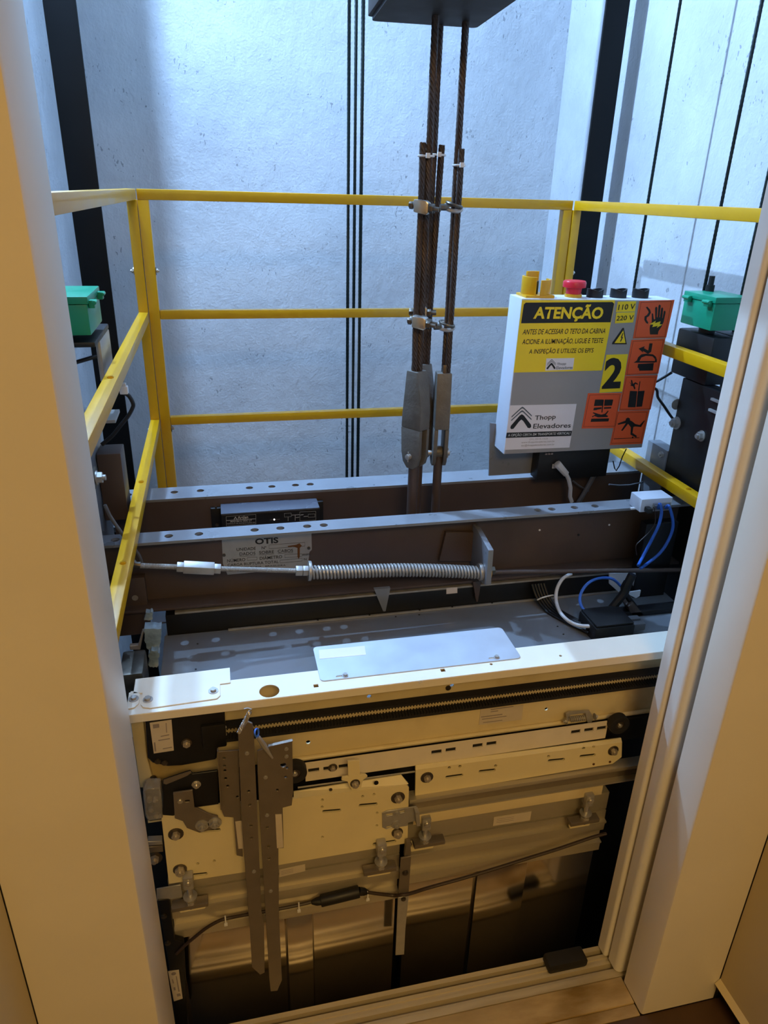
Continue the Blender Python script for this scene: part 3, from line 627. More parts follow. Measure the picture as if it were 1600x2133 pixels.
def wedge_socket(c, zt_, zb, yaw, rod_r, label, wid=1.0):
    t = thing('wedge_socket', (c.x, c.y, 0.77), label, 'rope socket', 'cast wedge sockets of the hoist ropes')
    H = zt_ - zb; M = Matrix.Translation((c.x, c.y, zb)) @ Matrix.Rotation(yaw, 4, 'Z')
    th = 0.017 * wid; zsplit = H * 0.42
    side = [(-0.019, H), (0.011, H), (0.022, H * 0.80), (0.027, H * 0.62), (0.027, H * 0.14), (0.022, H * 0.05), (0.010, 0), (-0.008, 0), (-0.020, H * 0.06), (-0.0255, H * 0.16), (-0.029, H * 0.5), (-0.027, H * 0.58)]
    top = [p for p in side if p[1] >= zsplit] ; top = [(-0.019, H), (0.011, H), (0.022, H * 0.80), (0.027, H * 0.62), (0.027, zsplit), (-0.0285, zsplit), (-0.027, H * 0.58)]
    low = [(0.027, zsplit), (0.027, H * 0.14), (0.022, H * 0.05), (0.010, 0), (-0.008, 0), (-0.020, H * 0.06), (-0.0255, H * 0.16), (-0.0285, zsplit)]
    MB().prism(top, -th, th, 'y').xf(M).build('socket_body', 'socket_cast', t, bev=0.003)
    for s in (-1, 1):
        MB().prism(low, s * th * 0.48, s * th, 'y').xf(M).build('cheek', 'socket_cast', t, bev=0.0015)
    MB().prism([(-0.008, H - 0.01), (0.006, H - 0.01), (0.004, H + 0.016), (-0.006, H + 0.018)], -0.004, 0.004, 'y').xf(M @ Matrix.Translation((-0.010, 0, 0))).build('wedge', 'dull_bolt', t, bev=0.001)
    zp = H * 0.13
    MB().cyl((0, -th - 0.009, zp), (0, th + 0.009, zp), 0.0065, 16).xf(M).build('pin', 'galvanised', t, bev=0.001)
    MB().cyl((0, -th - 0.005, zp - 0.012), (0, -th - 0.005, zp + 0.012), 0.0014, 8).xf(M).build('split_pin', 'galvanised', t)
    b = MB(); b.prism(circ(0, zp + 0.003, 0.014, 18), -th * 0.4, th * 0.4, 'y').xf(M)
    b.build('rod_eye', 'socket_cast', t, bev=0.001)
    MB().tube([Vector((c.x, c.y, zb + zp - 0.006)), Vector((c.x, c.y, 0.69))], rod_r, 14).build('rod', 'beam_warm_shade', t)
    return t
wedge_socket(HA + Vector((-0.002, 0, 0)), ZA, (0.4254, 1.5000, 0.9200)[2], math.radians(-55), 0.0125, 'broad cast wedge socket on the left with its flat side to the left')
wedge_socket(HB + Vector((-0.002, 0, 0)), ZBs, (0.4927, 1.5300, 0.9112)[2], math.radians(82), 0.0105, 'narrow cast wedge socket on the right with open slot')
wedge_socket(HC, ZC, (0.4699, 1.5750, 0.9108)[2], math.radians(-62), 0.0105, 'cast wedge socket half hidden behind the other two')

def rope_clip(c, label, ax):
    ax = Vector(ax).normalized(); up = Vector((0, 0, 1)); sd = up.cross(ax).normalized(); c = Vector(c)
    t = thing('rope_clip', c - Vector((0, 0, 0.012)), label, 'rope clip', 'bolted clips on the hoist ropes')
    M = Matrix((( ax.x, sd.x, up.x, c.x), (ax.y, sd.y, up.y, c.y), (ax.z, sd.z, up.z, c.z), (0, 0, 0, 1)))
    MB().prism([(-0.020, -0.011), (0.006, -0.013), (0.010, -0.008), (0.010, 0.010), (0.004, 0.013), (-0.020, 0.012)], -0.017, 0.017, 'y').xf(M).build('saddle', 'chrome', t, bev=0.003)
    for s in (-1, 1):
        MB().cyl((-0.030, s * 0.012, 0), (0.030, s * 0.012, 0), 0.0042, 10).xf(M).build('u_bolt_leg', 'dull_bolt', t)
        MB().tube([(0.0105, s * 0.012, 0), (0.0185, s * 0.012, 0)], 0.0088, 6).xf(M).build('nut', 'dull_bolt', t, bev=0.0008)
        MB().tube([(-0.029, s * 0.012, 0), (-0.0215, s * 0.012, 0)], 0.0070, 6).xf(M).build('nut', 'dull_bolt', t, bev=0.0008)
    return t
cu = (0.4140, 1.4780, 1.4719); cl = (0.4202, 1.4780, 1.2498); cr = (0.4438, 1.5650, 1.2579)
rope_clip(cu, 'upper silver rope clip at the height of the top rail', (0.86, -0.42, -0.12))
rope_clip(cl, 'lower silver rope clip at the height of the middle rail', (0.86, -0.42, -0.12))
rope_clip(cr, 'brown rope clip behind the lower silver one', (0.95, -0.25, 0.0))
def link(c, label):
    t = thing('shackle_link', (c[0], c[1], c[2] - 0.01), label, 'shackle', 'link rings around the right hoist rope')
    MB().ring(c, (0.12, -0.42, 0.9), 0.0185, 0.0042, 24, 8, 0.75).build('ring', 'galvanised', t)
    MB().ring((c[0] + 0.002, c[1], c[2] + 0.006), (0.25, -0.1, 0.96), 0.0185, 0.0030, 24, 8, 0.85).build('bow', 'dull_bolt', t)
    MB().tube([(c[0] - 0.030, c[1] - 0.01, c[2] + 0.001), (c[0] - 0.014, c[1] - 0.008, c[2] + 0.001)], 0.0065, 6).build('nut', 'dull_bolt', t, bev=0.0006)
link((0.4864, 1.5220, 1.4714), 'link ring around the right rope at the top rail')
link((0.4862, 1.5220, 1.2336), 'link ring around the right rope at the middle rail')
t = thing('rope_plate', (0.43, 1.42, 1.80), 'dark steel rope spacer plate at the top edge of the picture', 'steel plate')
M = Matrix.Translation((0.4265, 1.545, 1.80)) @ Matrix.Rotation(math.radians(-3), 4, 'Z')
hp = [Vector((h.x, h.y, 0)) for h in (HA, HB, HC)]; Mi = M.inverted()
MB().prism(rrect(-0.112, -0.25, 0.108, 0.045, 0.01), 0.0, 0.05, 'z').xf(M).build('plate', 'rope_plate', t, bev=0.003)
MB().prism(rrect(-0.105, -0.243, 0.101, 0.038, 0.01), -0.008, 0.0, 'z').xf(M).build('lower_plate', 'rope_plate', t, bev=0.002)

# ================================================================ control box
t = CB = thing('control_box', (0.85, 1.57, 0.90), 'white and grey inspection control box covered in warning stickers', 'control box')
fr = [(0.6546, 0.9268), (1.0236, 0.9268), (1.0387, 1.2860), (0.6609, 1.2906)]
MB().prism(fr, Y_BOX + 0.002, 1.6035, 'y').build('case', 'box_white', t, bev=0.002)
plate('front_panel', [(0.6570, 0.9279), (1.0236, 0.9268), (1.0379, 1.2839), (0.6622, 1.2885)], Y_BOX, Y_BOX + 0.0015, 'box_grey', t, bev=0.0004)
plate('mounting_plate', [(0.6399, 0.9854), (0.6488, 0.8454), (0.8511, 0.8469), (0.8366, 0.9519)], 1.600, 1.6045, 'beam_paint_lit', t)
zc = (fr[2][1] + fr[3][1]) / 2
def knob(px, label=None):
    c = Vector((px, 1.566, zc - 0.001)); b = MB()
    k = 24; vs = []; fs = []
    for i in range(k):
        g = 2 * math.pi * i / k; hgt = 0.016 + 0.0045 * abs(math.cos(g)); ro, ri = 0.0188, 0.0150
        vs += [(ro * math.cos(g), ro * math.sin(g), 0), (ro * math.cos(g), ro * math.sin(g), hgt), (ri * math.cos(g), ri * math.sin(g), hgt), (ri * math.cos(g), ri * math.sin(g), 0.006)]
    for i in range(k):
        a, n_ = i * 4, ((i + 1) % k) * 4
        for j in range(3): fs.append((a + j, n_ + j, n_ + j + 1, a + j + 1))
    fs.append(tuple(i * 4 + 3 for i in range(k))); fs.append(tuple(i * 4 for i in range(k)))
    b.add([Vector(v) + c for v in vs], fs); b.build('push_button_guard', 'black_plastic', t)
for px in [p[0] for p in [(0.8542, 1.5660, 1.3010), (0.9139, 1.5660, 1.3009), (0.9707, 1.5660, 1.3009)]]: knob(px)
x = (0.8002, 1.5660, 1.3011)[0]
eb = MB().cyl((x, 1.566, zc), (x, 1.566, zc + 0.008), 0.0195, 24).build('button_collar', 'yellow_paint', t, bev=0.001)
MB().tube([(x, 1.566, zc + 0.008), (x, 1.566, zc + 0.021), (x, 1.566, zc + 0.0225), (x, 1.566, zc + 0.033), (x, 1.566, zc + 0.0365)], [0.0170, 0.0180, 0.0258, 0.0262, 0.0240], 28).build('emergency_button', 'red_plastic', t)
xa, xb_ = (0.6726, 1.5450, 1.3029)[0], (0.7417, 1.5450, 1.3028)[0]
y0, y1 = 1.538, 1.596
g = bx('socket_guard', (xa, y0, zc, xb_, y1, zc + 0.008), 'yellow_paint', t, 0.002)
xm = (xa + xb_) / 2; w_ = xb_ - xa
cg, rg = Vector((xm, 1.567, 0)), w_ / 2 - 0.001
for a0, a1, hh in ((135, 250, 0.046), (60, 118, 0.054), (268, 382, 0.040)):
    pl = [(cg.x + rg * math.cos(math.radians(a0 + (a1 - a0) * i / 10)), cg.y + rg * 0.9 * math.sin(math.radians(a0 + (a1 - a0) * i / 10))) for i in range(11)]
    pl += [(cg.x + rg * 0.86 * math.cos(math.radians(a1 - (a1 - a0) * i / 10)), cg.y + rg * 0.77 * math.sin(math.radians(a1 - (a1 - a0) * i / 10))) for i in range(11)]
    MB().prism(pl, zc + 0.008, zc + hh, 'z').build('guard_wall', 'yellow_paint', t, bev=0.0008)
MB().cyl((xm - 0.006, 1.567, zc + 0.008), (xm - 0.006, 1.567, zc + 0.036), 0.011, 16).build('rocker_switch', 'black_plastic', t, bev=0.001)
yb = Y_BOX - 0.0004
def sticker(name, q, m, label=None, dy=0.0):
    o = plate(name, q, yb - 0.0004 - dy, Y_BOX - 0.0001, m, CB)
    if label: o['label'] = label
    return o
ys = yb - 0.0005
s1 = sticker('warning_sticker', [(0.6581, 1.1263), (0.8801, 1.1257), (0.8869, 1.2863), (0.6610, 1.2872)], 'sticker_yellow', 'yellow sticker with black heading band')
plate('heading_band', [(0.6637, 1.2373), (0.8836, 1.2374), (0.8855, 1.2787), (0.8807, 1.2824), (0.6698, 1.2821), (0.6657, 1.2782)], ys - 0.0002, ys, 'ink', s1)
text(s1, 'ATEN\u00c7\u00c3O', [(0.6906, 1.2410), (0.8602, 1.2393), (0.6929, 1.2791)], ys - 0.0004, 'sticker_yellow', 0.035)
text(s1, 'ANTES DE ACESSAR O TETO DA CABINA', [(0.6694, 1.2124), (0.8738, 1.2123), (0.6712, 1.2240)], ys, 'ink', 0.009)
text(s1, 'ACIONE A ILUMINA\u00c7\u00c3O, LIGUE E TESTE', [(0.6709, 1.1879), (0.8711, 1.1878), (0.6723, 1.2046)], ys, 'ink', 0.009)
text(s1, 'A INSPE\u00c7\u00c3O E UTILIZE OS EPI\'S', [(0.6900, 1.1663), (0.8502, 1.1662), (0.6912, 1.1816)], ys, 'ink', 0.009)
s2 = sticker('company_sticker', [(0.7356, 1.1288), (0.8050, 1.1299), (0.8050, 1.1568), (0.7349, 1.1572)], 'sticker_white', None, 0.0003)
y2 = ys - 0.0003
text(s2, 'Thopp', [(0.7630, 1.1393), (0.7859, 1.1399), (0.7630, 1.1466)], y2, 'ink_grey', 0.01)
text(s2, 'Elevadores', [(0.7623, 1.1315), (0.8035, 1.1316), (0.7623, 1.1382)], y2, 'ink_grey', 0.01)
def chevrons(parent, P, y):
    # P: unit square corners lower-left, lower-right, upper-left; arch with two chevron lines over it
    (ax, az), (bx_, bz), (cx, cz) = P
    def q(u, v): return (ax + (bx_ - ax) * u + (cx - ax) * v, az + (bz - az) * u + (cz - az) * v)
    plate('printed_arch', [q(0.0, 0.06), (q(0.02, 0.16)), q(0.40, 0.60), q(0.5, 0.66), q(0.60, 0.60), q(0.98, 0.16), q(1.0, 0.06), q(0.94, 0.0), q(0.84, 0.02), q(0.60, 0.34), q(0.5, 0.42), q(0.40, 0.34), q(0.16, 0.02), q(0.06, 0.0)], y - 0.0003, y, 'ink', parent)
    for k, m in ((0.13, 'ink_grey'), (0.29, 'ink_grey')):
        plate('printed_chevron', [q(0.02, 0.24 + k), q(0.02, 0.30 + k), q(0.44, 0.68 + k), q(0.5, 0.71 + k), q(0.56, 0.68 + k), q(0.98, 0.30 + k), q(0.98, 0.24 + k), q(0.56, 0.61 + k), q(0.5, 0.635 + k), q(0.44, 0.61 + k)], y - 0.0003, y, m, parent)
chevrons(s2, [(0.7381, 1.1321), (0.7604, 1.1321), (0.7376, 1.1549)], y2)
for s, q, w3 in (('110 V', [(0.8936, 1.2600), (0.9416, 1.2610), (0.9404, 1.2837), (0.8945, 1.2829)], [(0.8977, 1.2642), (0.9393, 1.2664), (0.8980, 1.2765)]), ('220 V', [(0.8953, 1.2346), (0.9416, 1.2363), (0.9418, 1.2596), (0.8948, 1.2583)], [(0.8970, 1.2406), (0.9398, 1.2423), (0.8976, 1.2513)])):
    v = sticker('voltage_sticker', q, 'sticker_yellow'); text(v, s, w3, ys, 'ink', 0.012)
v = sticker('hazard_triangle', [(0.8965, 1.1868), (0.9344, 1.1862), (0.9322, 1.1912), (0.9201, 1.2240), (0.9170, 1.2240), (0.8970, 1.1912)], 'ink')
plate('triangle_field', [(0.9016, 1.1895), (0.9301, 1.1893), (0.9193, 1.2185)], ys - 0.0003, ys, 'sticker_yellow', v)
plate('lightning_bolt', [(0.9185, 1.2125), (0.9155, 1.2015), (0.9180, 1.2014), (0.9151, 1.1932), (0.9177, 1.1926), (0.9214, 1.2031), (0.9189, 1.2031), (0.9204, 1.2119)], ys - 0.0006, ys - 0.0003, 'ink', v)
v = sticker('number_sticker', [(0.8824, 1.0719), (0.9428, 1.0729), (0.9417, 1.1630), (0.8858, 1.1624)], 'sticker_yellow'); text(v, '2', [(0.8868, 1.0811), (0.9349, 1.0814), (0.8858, 1.1551)], ys, 'ink', 0.04)
# orange pictogram stickers
def pict(name, q, inner, label):
    v = sticker(name, q, 'sticker_orange', label)
    P = [Vector(p) for p in inner]; n = 4; C0 = sum(P, Vector((0, 0))) / 4
    plate('printed_frame', [tuple(p) for p in P], ys - 0.0002, ys, 'ink', v, [[tuple(p + (C0 - p).normalized() * 0.0010) for p in P]])
    return v
def ink(v, *polys, m='ink', d=0.0):
    for p in polys: plate('pictogram', p, ys - 0.0004 - d, ys - d, m, v)
v = pict('pictogram_sticker', [(0.9481, 1.1993), (1.0348, 1.2003), (1.0385, 1.2866), (0.9488, 1.2842)], [(0.9515, 1.2015), (1.0306, 1.2020), (1.0316, 1.2839), (0.9530, 1.2815)], 'orange sticker with hand and lightning')
ink(v, [(0.9905, 1.2082), (1.0110, 1.2079), (1.0108, 1.2151), (1.0168, 1.2261), (1.0201, 1.2371), (1.0206, 1.2590), (1.0187, 1.2623), (1.0158, 1.2612), (1.0159, 1.2454), (1.0146, 1.2460), (1.0127, 1.2672), (1.0102, 1.2700), (1.0076, 1.2678), (1.0087, 1.2471), (1.0067, 1.2477), (1.0050, 1.2740), (1.0014, 1.2765), (0.9995, 1.2738), (1.0024, 1.2472), (1.0004, 1.2477), (0.9973, 1.2695), (0.9937, 1.2717), (0.9919, 1.2684), (0.9971, 1.2429), (0.9933, 1.2429), (0.9888, 1.2560), (0.9856, 1.2566), (0.9894, 1.2374), (0.9866, 1.2265), (0.9870, 1.2210)])
ink(v, [(0.9675, 1.2702), (0.9708, 1.2718), (0.9796, 1.2647), (0.9828, 1.2582), (0.9794, 1.2501), (0.9744, 1.2474), (0.9748, 1.2420), (0.9804, 1.2359), (0.9798, 1.2326), (0.9750, 1.2349), (0.9692, 1.2420), (0.9684, 1.2497), (0.9739, 1.2529), (0.9771, 1.2588), (0.9751, 1.2626)])
ink(v, [(0.9837, 1.2315), (0.9990, 1.2395), (0.9982, 1.2341), (1.0117, 1.2383), (1.0107, 1.2312), (1.0183, 1.2311), (1.0048, 1.2230), (1.0063, 1.2279), (0.9924, 1.2253), (0.9945, 1.2308)], m='sticker_yellow', d=0.0004)
v = pict('pictogram_sticker', [(0.9433, 1.1126), (1.0316, 1.1144), (1.0327, 1.1981), (0.9450, 1.1960)], [(0.9468, 1.1143), (1.0278, 1.1157), (1.0288, 1.1953), (0.9493, 1.1932)], 'orange sticker with hard hat struck by an arrow')
ink(v, [(0.9600, 1.1422), (0.9678, 1.1477), (0.9696, 1.1551), (0.9766, 1.1618), (0.9883, 1.1632), (1.0078, 1.1611), (1.0166, 1.1552), (1.0207, 1.1477), (1.0212, 1.1419), (1.0166, 1.1426), (1.0151, 1.1501), (1.0074, 1.1566), (0.9893, 1.1581), (0.9780, 1.1543), (0.9745, 1.1458), (1.0161, 1.1449), (1.0168, 1.1415)], [(0.9726, 1.1390), (1.0138, 1.1404), (1.0149, 1.1224), (0.9789, 1.1227), (0.9758, 1.1292), (0.9724, 1.1304)], [(0.9930, 1.1874), (1.0013, 1.1873), (1.0014, 1.1675), (0.9941, 1.1625), (0.9787, 1.1702), (0.9809, 1.1656), (0.9670, 1.1755), (0.9817, 1.1809), (0.9807, 1.1764), (0.9932, 1.1705)])
v = pict('pictogram_sticker', [(0.9429, 1.0252), (1.0284, 1.0250), (1.0308, 1.1103), (0.9442, 1.1109)], [(0.9437, 1.0281), (1.0253, 1.0269), (1.0263, 1.1069), (0.9473, 1.1079)], 'orange sticker with a figure falling into a shaft')
ink(v, [(0.9647, 1.0334), (0.9856, 1.0326), (0.9826, 1.0728), (0.9631, 1.0740)], [(0.9875, 1.0332), (1.0030, 1.0338), (1.0025, 1.0734), (0.9845, 1.0728)], [(0.9850, 1.0737), (0.9876, 1.0736), (0.9864, 1.0969), (0.9845, 1.0969)], [(0.9562, 1.0977), (0.9639, 1.0905), (0.9606, 1.1011), (0.9640, 1.1004), (0.9676, 1.0910), (0.9739, 1.0949), (0.9818, 1.0906), (0.9802, 1.0889), (0.9740, 1.0914), (0.9729, 1.0867), (0.9768, 1.0795), (0.9740, 1.0772), (0.9694, 1.0851), (0.9600, 1.0871), (0.9643, 1.0881)])
v = pict('pictogram_sticker', [(0.9327, 0.9376), (1.0216, 0.9371), (1.0254, 1.0233), (0.9380, 1.0235)], [(0.9359, 0.9418), (1.0183, 0.9404), (1.0203, 1.0192), (0.9410, 1.0210)], 'orange sticker with a stumbling figure')
ink(v, [(0.9447, 0.9929), (0.9644, 0.9994), (0.9653, 1.0049), (0.9701, 1.0071), (0.9758, 1.0044), (0.9760, 1.0002), (0.9832, 0.9968), (0.9930, 0.9896), (1.0061, 0.9866), (1.0158, 0.9979), (1.0180, 0.9972), (1.0104, 0.9815), (0.9935, 0.9834), (0.9891, 0.9824), (0.9894, 0.9668), (1.0028, 0.9587), (1.0024, 0.9537), (0.9848, 0.9627), (0.9827, 0.9814), (0.9731, 0.9911), (0.9611, 0.9737), (0.9571, 0.9745), (0.9668, 0.9932), (0.9465, 0.9897)], [(0.9412, 0.9528), (1.0106, 0.9527), (1.0103, 0.9540), (0.9409, 0.9544)], circ(*[(0.9922, 0.9552)][0], 0.0022))
v = pict('pictogram_sticker', [(0.8496, 0.9841), (0.9362, 0.9816), (0.9421, 1.0694), (0.8532, 1.0716)], [(0.8534, 0.9882), (0.9380, 0.9864), (0.9383, 1.0660), (0.8576, 1.0674)], 'orange sticker with a figure crushed by a lift')
ink(v, [(0.8733, 1.0397), (0.8950, 1.0395), (0.8956, 1.0549), (0.8740, 1.0557)], [(0.9001, 1.0393), (0.9212, 1.0392), (0.9218, 1.0540), (0.8994, 1.0548)], [(0.8732, 1.0290), (0.8820, 1.0292), (0.8824, 1.0304), (0.8943, 1.0318), (0.8943, 1.0360), (0.8740, 1.0355)], [(0.9007, 1.0315), (0.9198, 1.0320), (0.9199, 1.0356), (0.9007, 1.0357)], [(0.8958, 1.0227), (0.8984, 1.0226), (0.8970, 1.0543), (0.8944, 1.0544)], [(0.8707, 1.0002), (0.9183, 0.9995), (0.9189, 1.0073), (0.8714, 1.0080)], [(0.8718, 1.0134), (0.8805, 1.0185), (0.8730, 1.0218), (0.8739, 1.0242), (0.8887, 1.0194), (0.8967, 1.0173), (0.9060, 1.0193), (0.9124, 1.0269), (0.9145, 1.0256), (0.9090, 1.0162), (0.9153, 1.0135), (0.9138, 1.0106), (0.8881, 1.0110), (0.8779, 1.0150), (0.8740, 1.0115)])
# company label
s3 = sticker('company_label', [(0.6540, 0.9391), (0.8240, 0.9367), (0.8271, 1.0464), (0.6567, 1.0486)], 'sticker_white', 'white company label with chevron logo')
plate('text_band', [(0.6546, 0.9693), (0.8241, 0.9669), (0.8248, 0.9797), (0.6557, 0.9824)], ys - 0.0002, ys, 'ink', s3)
text(s3, 'A OP\u00c7\u00c3O CERTA EM TRANSPORTE VERTICAL!', [(0.6593, 0.9714), (0.8206, 0.9695), (0.6596, 0.9804)], ys - 0.0003, 'print_white', 0.01)
text(s3, 'Thopp', [(0.7233, 1.0068), (0.7769, 1.0082), (0.7234, 1.0216)], ys, 'ink', 0.01)
text(s3, 'Elevadores', [(0.7216, 0.9896), (0.8192, 0.9878), (0.7221, 1.0015)], ys, 'ink', 0.01)
text(s3, '(31) 3515-1525', [(0.7159, 0.9597), (0.7633, 0.9593), (0.7159, 0.9652)], ys, 'ink_faint', 0.0)
text(s3, 'www.thoppelevadores.com.br', [(0.6956, 0.9528), (0.7826, 0.9517), (0.6957, 0.9583)], ys, 'ink_faint', 0.0)
text(s3, 'sac@thoppelevadores.com.br', [(0.6959, 0.9449), (0.7830, 0.9437), (0.6958, 0.9510)], ys, 'ink_faint', 0.0)
chevrons(s3, [(0.6634, 0.9904), (0.7166, 0.9910), (0.6620, 1.0444)], ys)

# wiring under the control box
t = thing('terminal_block', (0.86, 1.58, 0.84), 'dark terminal block with small white connector under the control box', 'terminal block')
bx('block', (0.762, 1.560, 0.842, 0.955, 1.5995, 0.918), 'black_plastic', t)
bx('socket_row', (0.80, 1.5575, 0.872, 0.825, 1.5605, 0.884), 'tie_white', t)
for i in range(3): bx('label_chip', (0.774 + 0.0075 * i, 1.552, 0.912, 0.779 + 0.0075 * i, 1.556, 0.916), 'ink_faint', t, 0)
b = MB(); b.tube([(0.8047, 1.5450, 0.8901), (0.8337, 1.5450, 0.8603)], [0.010, 0.0085], 8)
p = b.build('plug', 'cable_white', t, bev=0.001); p['label'] = 'white plug'
MB().tube([(0.8337, 1.5450, 0.8603), (0.8428, 1.5450, 0.8454), (0.8508, 1.5450, 0.8226), (0.8533, 1.5450, 0.7971), (0.8603, 1.5450, 0.7824)], 0.0052, 8).build('plug_cable', 'cable_white', t)
tag(MB().tube([(0.8768, 1.5850, 0.8234), (0.9011, 1.5850, 0.8061), (0.9268, 1.5850, 0.7909)], 0.0022, 6).build('cable', 'cable_grey'), 'short grey wire hanging below the control box', 'cable')
tag(MB().tube([(0.9527, 1.5750, 0.8863), (0.9395, 1.5750, 0.8618), (0.9184, 1.5750, 0.8119), (0.8966, 1.5750, 0.7642)], 0.0062, 8).build('conduit', 'cable_grey'), 'grey flexible conduit running down from the control box', 'conduit')
tag(MB().tube([(0.9863, 1.5900, 0.8046), (1.0170, 1.5900, 0.7997), (1.0472, 1.5900, 0.7993), (1.0766, 1.5900, 0.8034), (1.0983, 1.5900, 0.8094)], 0.0024, 6).build('cable', 'cable_grey'), 'thin dark cable with pale end behind the white network box', 'cable')
tag(MB().tube([(0.9776, 1.5750, 0.8766), (0.9854, 1.5750, 0.8564), (0.9911, 1.5750, 0.8490), (0.9977, 1.5750, 0.8614), (1.0020, 1.5750, 0.8865), (1.0097, 1.5750, 0.9084)], 0.0016, 6).build('cable', 'cable_black'), 'thin black wire loop at the right end of the control box', 'cable')

# ================================================================ small network box on the front beam
t = thing('network_box', (0.98, 1.37, Z_BEAM), 'small white network box with two blue cables on the front beam', 'network box')
xl, xr = 0.930, 1.010
bx('case', (xl, 1.352, Z_BEAM + 0.0005, xr, 1.400, Z_BEAM + 0.033), 'box_white', t, 0.002)
bx('jack_frame', (xl + 0.030, 1.3495, Z_BEAM + 0.004, xr - 0.004, 1.352, Z_BEAM + 0.022), 'galvanised', t, 0.0005)
for dx in (0.034, 0.054): bx('jack', (xl + dx, 1.346, Z_BEAM + 0.005, xl + dx + 0.015, 1.3496, Z_BEAM + 0.017), 'cable_grey', t, 0.0005)
bx('power_plug', (xl + 0.010, 1.335, Z_BEAM + 0.004, xl + 0.022, 1.3519, Z_BEAM + 0.015), 'black_plastic', t, 0.001)
bx('mounting_tab', (xl - 0.010, 1.372, Z_BEAM - 0.001, xl + 0.003, 1.3795, Z_BEAM + 0.003), 'tie_white', t, 0.001)
jz = Z_BEAM + 0.011
def sm(path, k=6):
    P = [Vector(p) for p in path]; out = []
    for i in range(len(P) - 1):
        a, b, c, d_ = P[max(i - 1, 0)], P[i], P[i + 1], P[min(i + 2, len(P) - 1)]
        for j in range(k):
            u = j / k; out.append(0.5 * ((2 * b) + (c - a) * u + (2 * a - 5 * b + 4 * c - d_) * u * u + (3 * b - a - 3 * c + d_) * u ** 3))
    out.append(P[-1]); return out
def cable(path, r, m, label, name='cable', group=None, cat='cable'):
    return tag(MB().tube(sm(path), r, 8).build(name, m), label, cat, group)
cable([(xl + 0.0415, 1.345, jz)] + [(0.9666, 1.3350, 0.8595), (0.9749, 1.3350, 0.8383), (0.9747, 1.3350, 0.8070), (0.9655, 1.3350, 0.7734), (0.9502, 1.3350, 0.7289)] + [(0.9231, 1.3100, 0.7160)], 0.0036, 'cable_blue', 'blue network cable on the left, curving down from the white box', group='blue network cables')
cable([(xl + 0.0615, 1.345, jz)] + [(0.9904, 1.3350, 0.8527), (1.0060, 1.3350, 0.8230), (1.0136, 1.3350, 0.7935), (1.0082, 1.3350, 0.7618), (0.9930, 1.3350, 0.7306), (0.9633, 1.3350, 0.7031)] + [(0.9311, 1.3100, 0.7085)], 0.0036, 'cable_blue', 'blue network cable on the right, curving down from the white box', group='blue network cables')
cable([(xl + 0.016, 1.335, Z_BEAM + 0.008)] + [(0.9545, 1.3400, 0.8505), (0.9651, 1.3400, 0.8238), (0.9662, 1.3400, 0.8054), (0.9556, 1.3400, 0.7851), (0.9403, 1.3400, 0.7677), (0.9286, 1.3400, 0.7526), (0.9351, 1.3400, 0.7277)], 0.0011, 'cable_brown', 'thin brown wire hanging from the white network box')

# ================================================================ oilers and stiles at both ends of the crosshead
def oiler(x0, x1, y0, y1, z0, z1, side, label):
    t = thing('guide_oiler', ((x0 + x1) / 2, (y0 + y1) / 2, z0), label, 'oiler', 'green guide rail oilers')
    bx('tank', (x0, y0, z0, x1, y1, z1 - 0.014), 'green_plastic', t, 0.003)
    bx('lid', (x0 - 0.002, y0 - 0.002, z1 - 0.0135, x1 + 0.002, y1 + 0.002, z1), 'green_plastic', t, 0.002)
    xf_ = x1 + 0.002 if side > 0 else x0 - 0.002
    for y in (y0 + 0.018, y1 - 0.022):
        b = MB(); a0, a1 = sorted((xf_ - side * 0.001, xf_ + side * 0.009)); b.box(a0, y - 0.009, z1 - 0.022, a1, y + 0.009, z1 - 0.008); b.cyl((xf_ + side * 0.009, y - 0.012, z1 - 0.012), (xf_ + side * 0.009, y + 0.012, z1 - 0.012), 0.004, 8)
        b.build('latch', 'green_plastic', t, bev=0.001)
    MB().cyl(((x0 + x1) / 2 - 0.01, (y0 + y1) / 2, z0 - 0.0135), ((x0 + x1) / 2 - 0.01, (y0 + y1) / 2, z0), 0.018, 16).build('foot', 'black_plastic', t)
    return t
oiler(1.080, 1.170, 1.438, 1.553, 1.231, 1.304, -1, 'green plastic oiler with hinged lid on the right stile')
oiler(-0.320, -0.226, 1.420, 1.575, 1.243, 1.312, 1, 'green plastic oiler with hinged lid on the left stile')
piece('wick', 'wick', lambda: MB().prism(circ(0, 0, 0.010, 12), 0, 0.014, 'z').prism(circ(0, 0, 0.0065, 12), 0.014, 0.034, 'z'), 'rubber', (1.137, 1.565 - 0.02, 1.304), bpy.data.objects['guide_oiler'], (0, 0, 1))
t = thing('car_stile', (1.12, 1.48, 0.55), 'black steel stile at the right end of the beams, under the oiler', 'car stile', 'black stiles at the beam ends')
bx('shoe_bracket', (1.088, 1.428, 1.108, 1.150, 1.566, 1.217), 'black_paint', t, 0.006)
bx('bracket_shelf', (1.150, 1.428, 1.205, 1.205, 1.566, 1.2168), 'black_paint', t, 0.001)
bx('stile_plate', (1.0885, 1.26, 0.55, 1.125, 1.512, 1.1075), 'black_paint', t, 0.003)
bx('side_sheet', (1.086, 1.512, 0.62, 1.120, 1.60, 0.92), 'beam_paint_lit', t, 0.001)
for c, r in (((1.0919, 1.5000, 0.9971), 0.012), ((1.0897, 1.4000, 0.9963), 0.010)):
    bolt(t, (1.0882, c[1], c[2]), r, 'galvanised', (-1, 0, 0), washer=1.3)
bolt(t, (1.0885, 1.515, 1.040), 0.008, 'galvanised', (0, 1, 0)); bolt(t, (1.088, 1.53, 0.905), 0.008, 'galvanised', (-1, 0, 0))
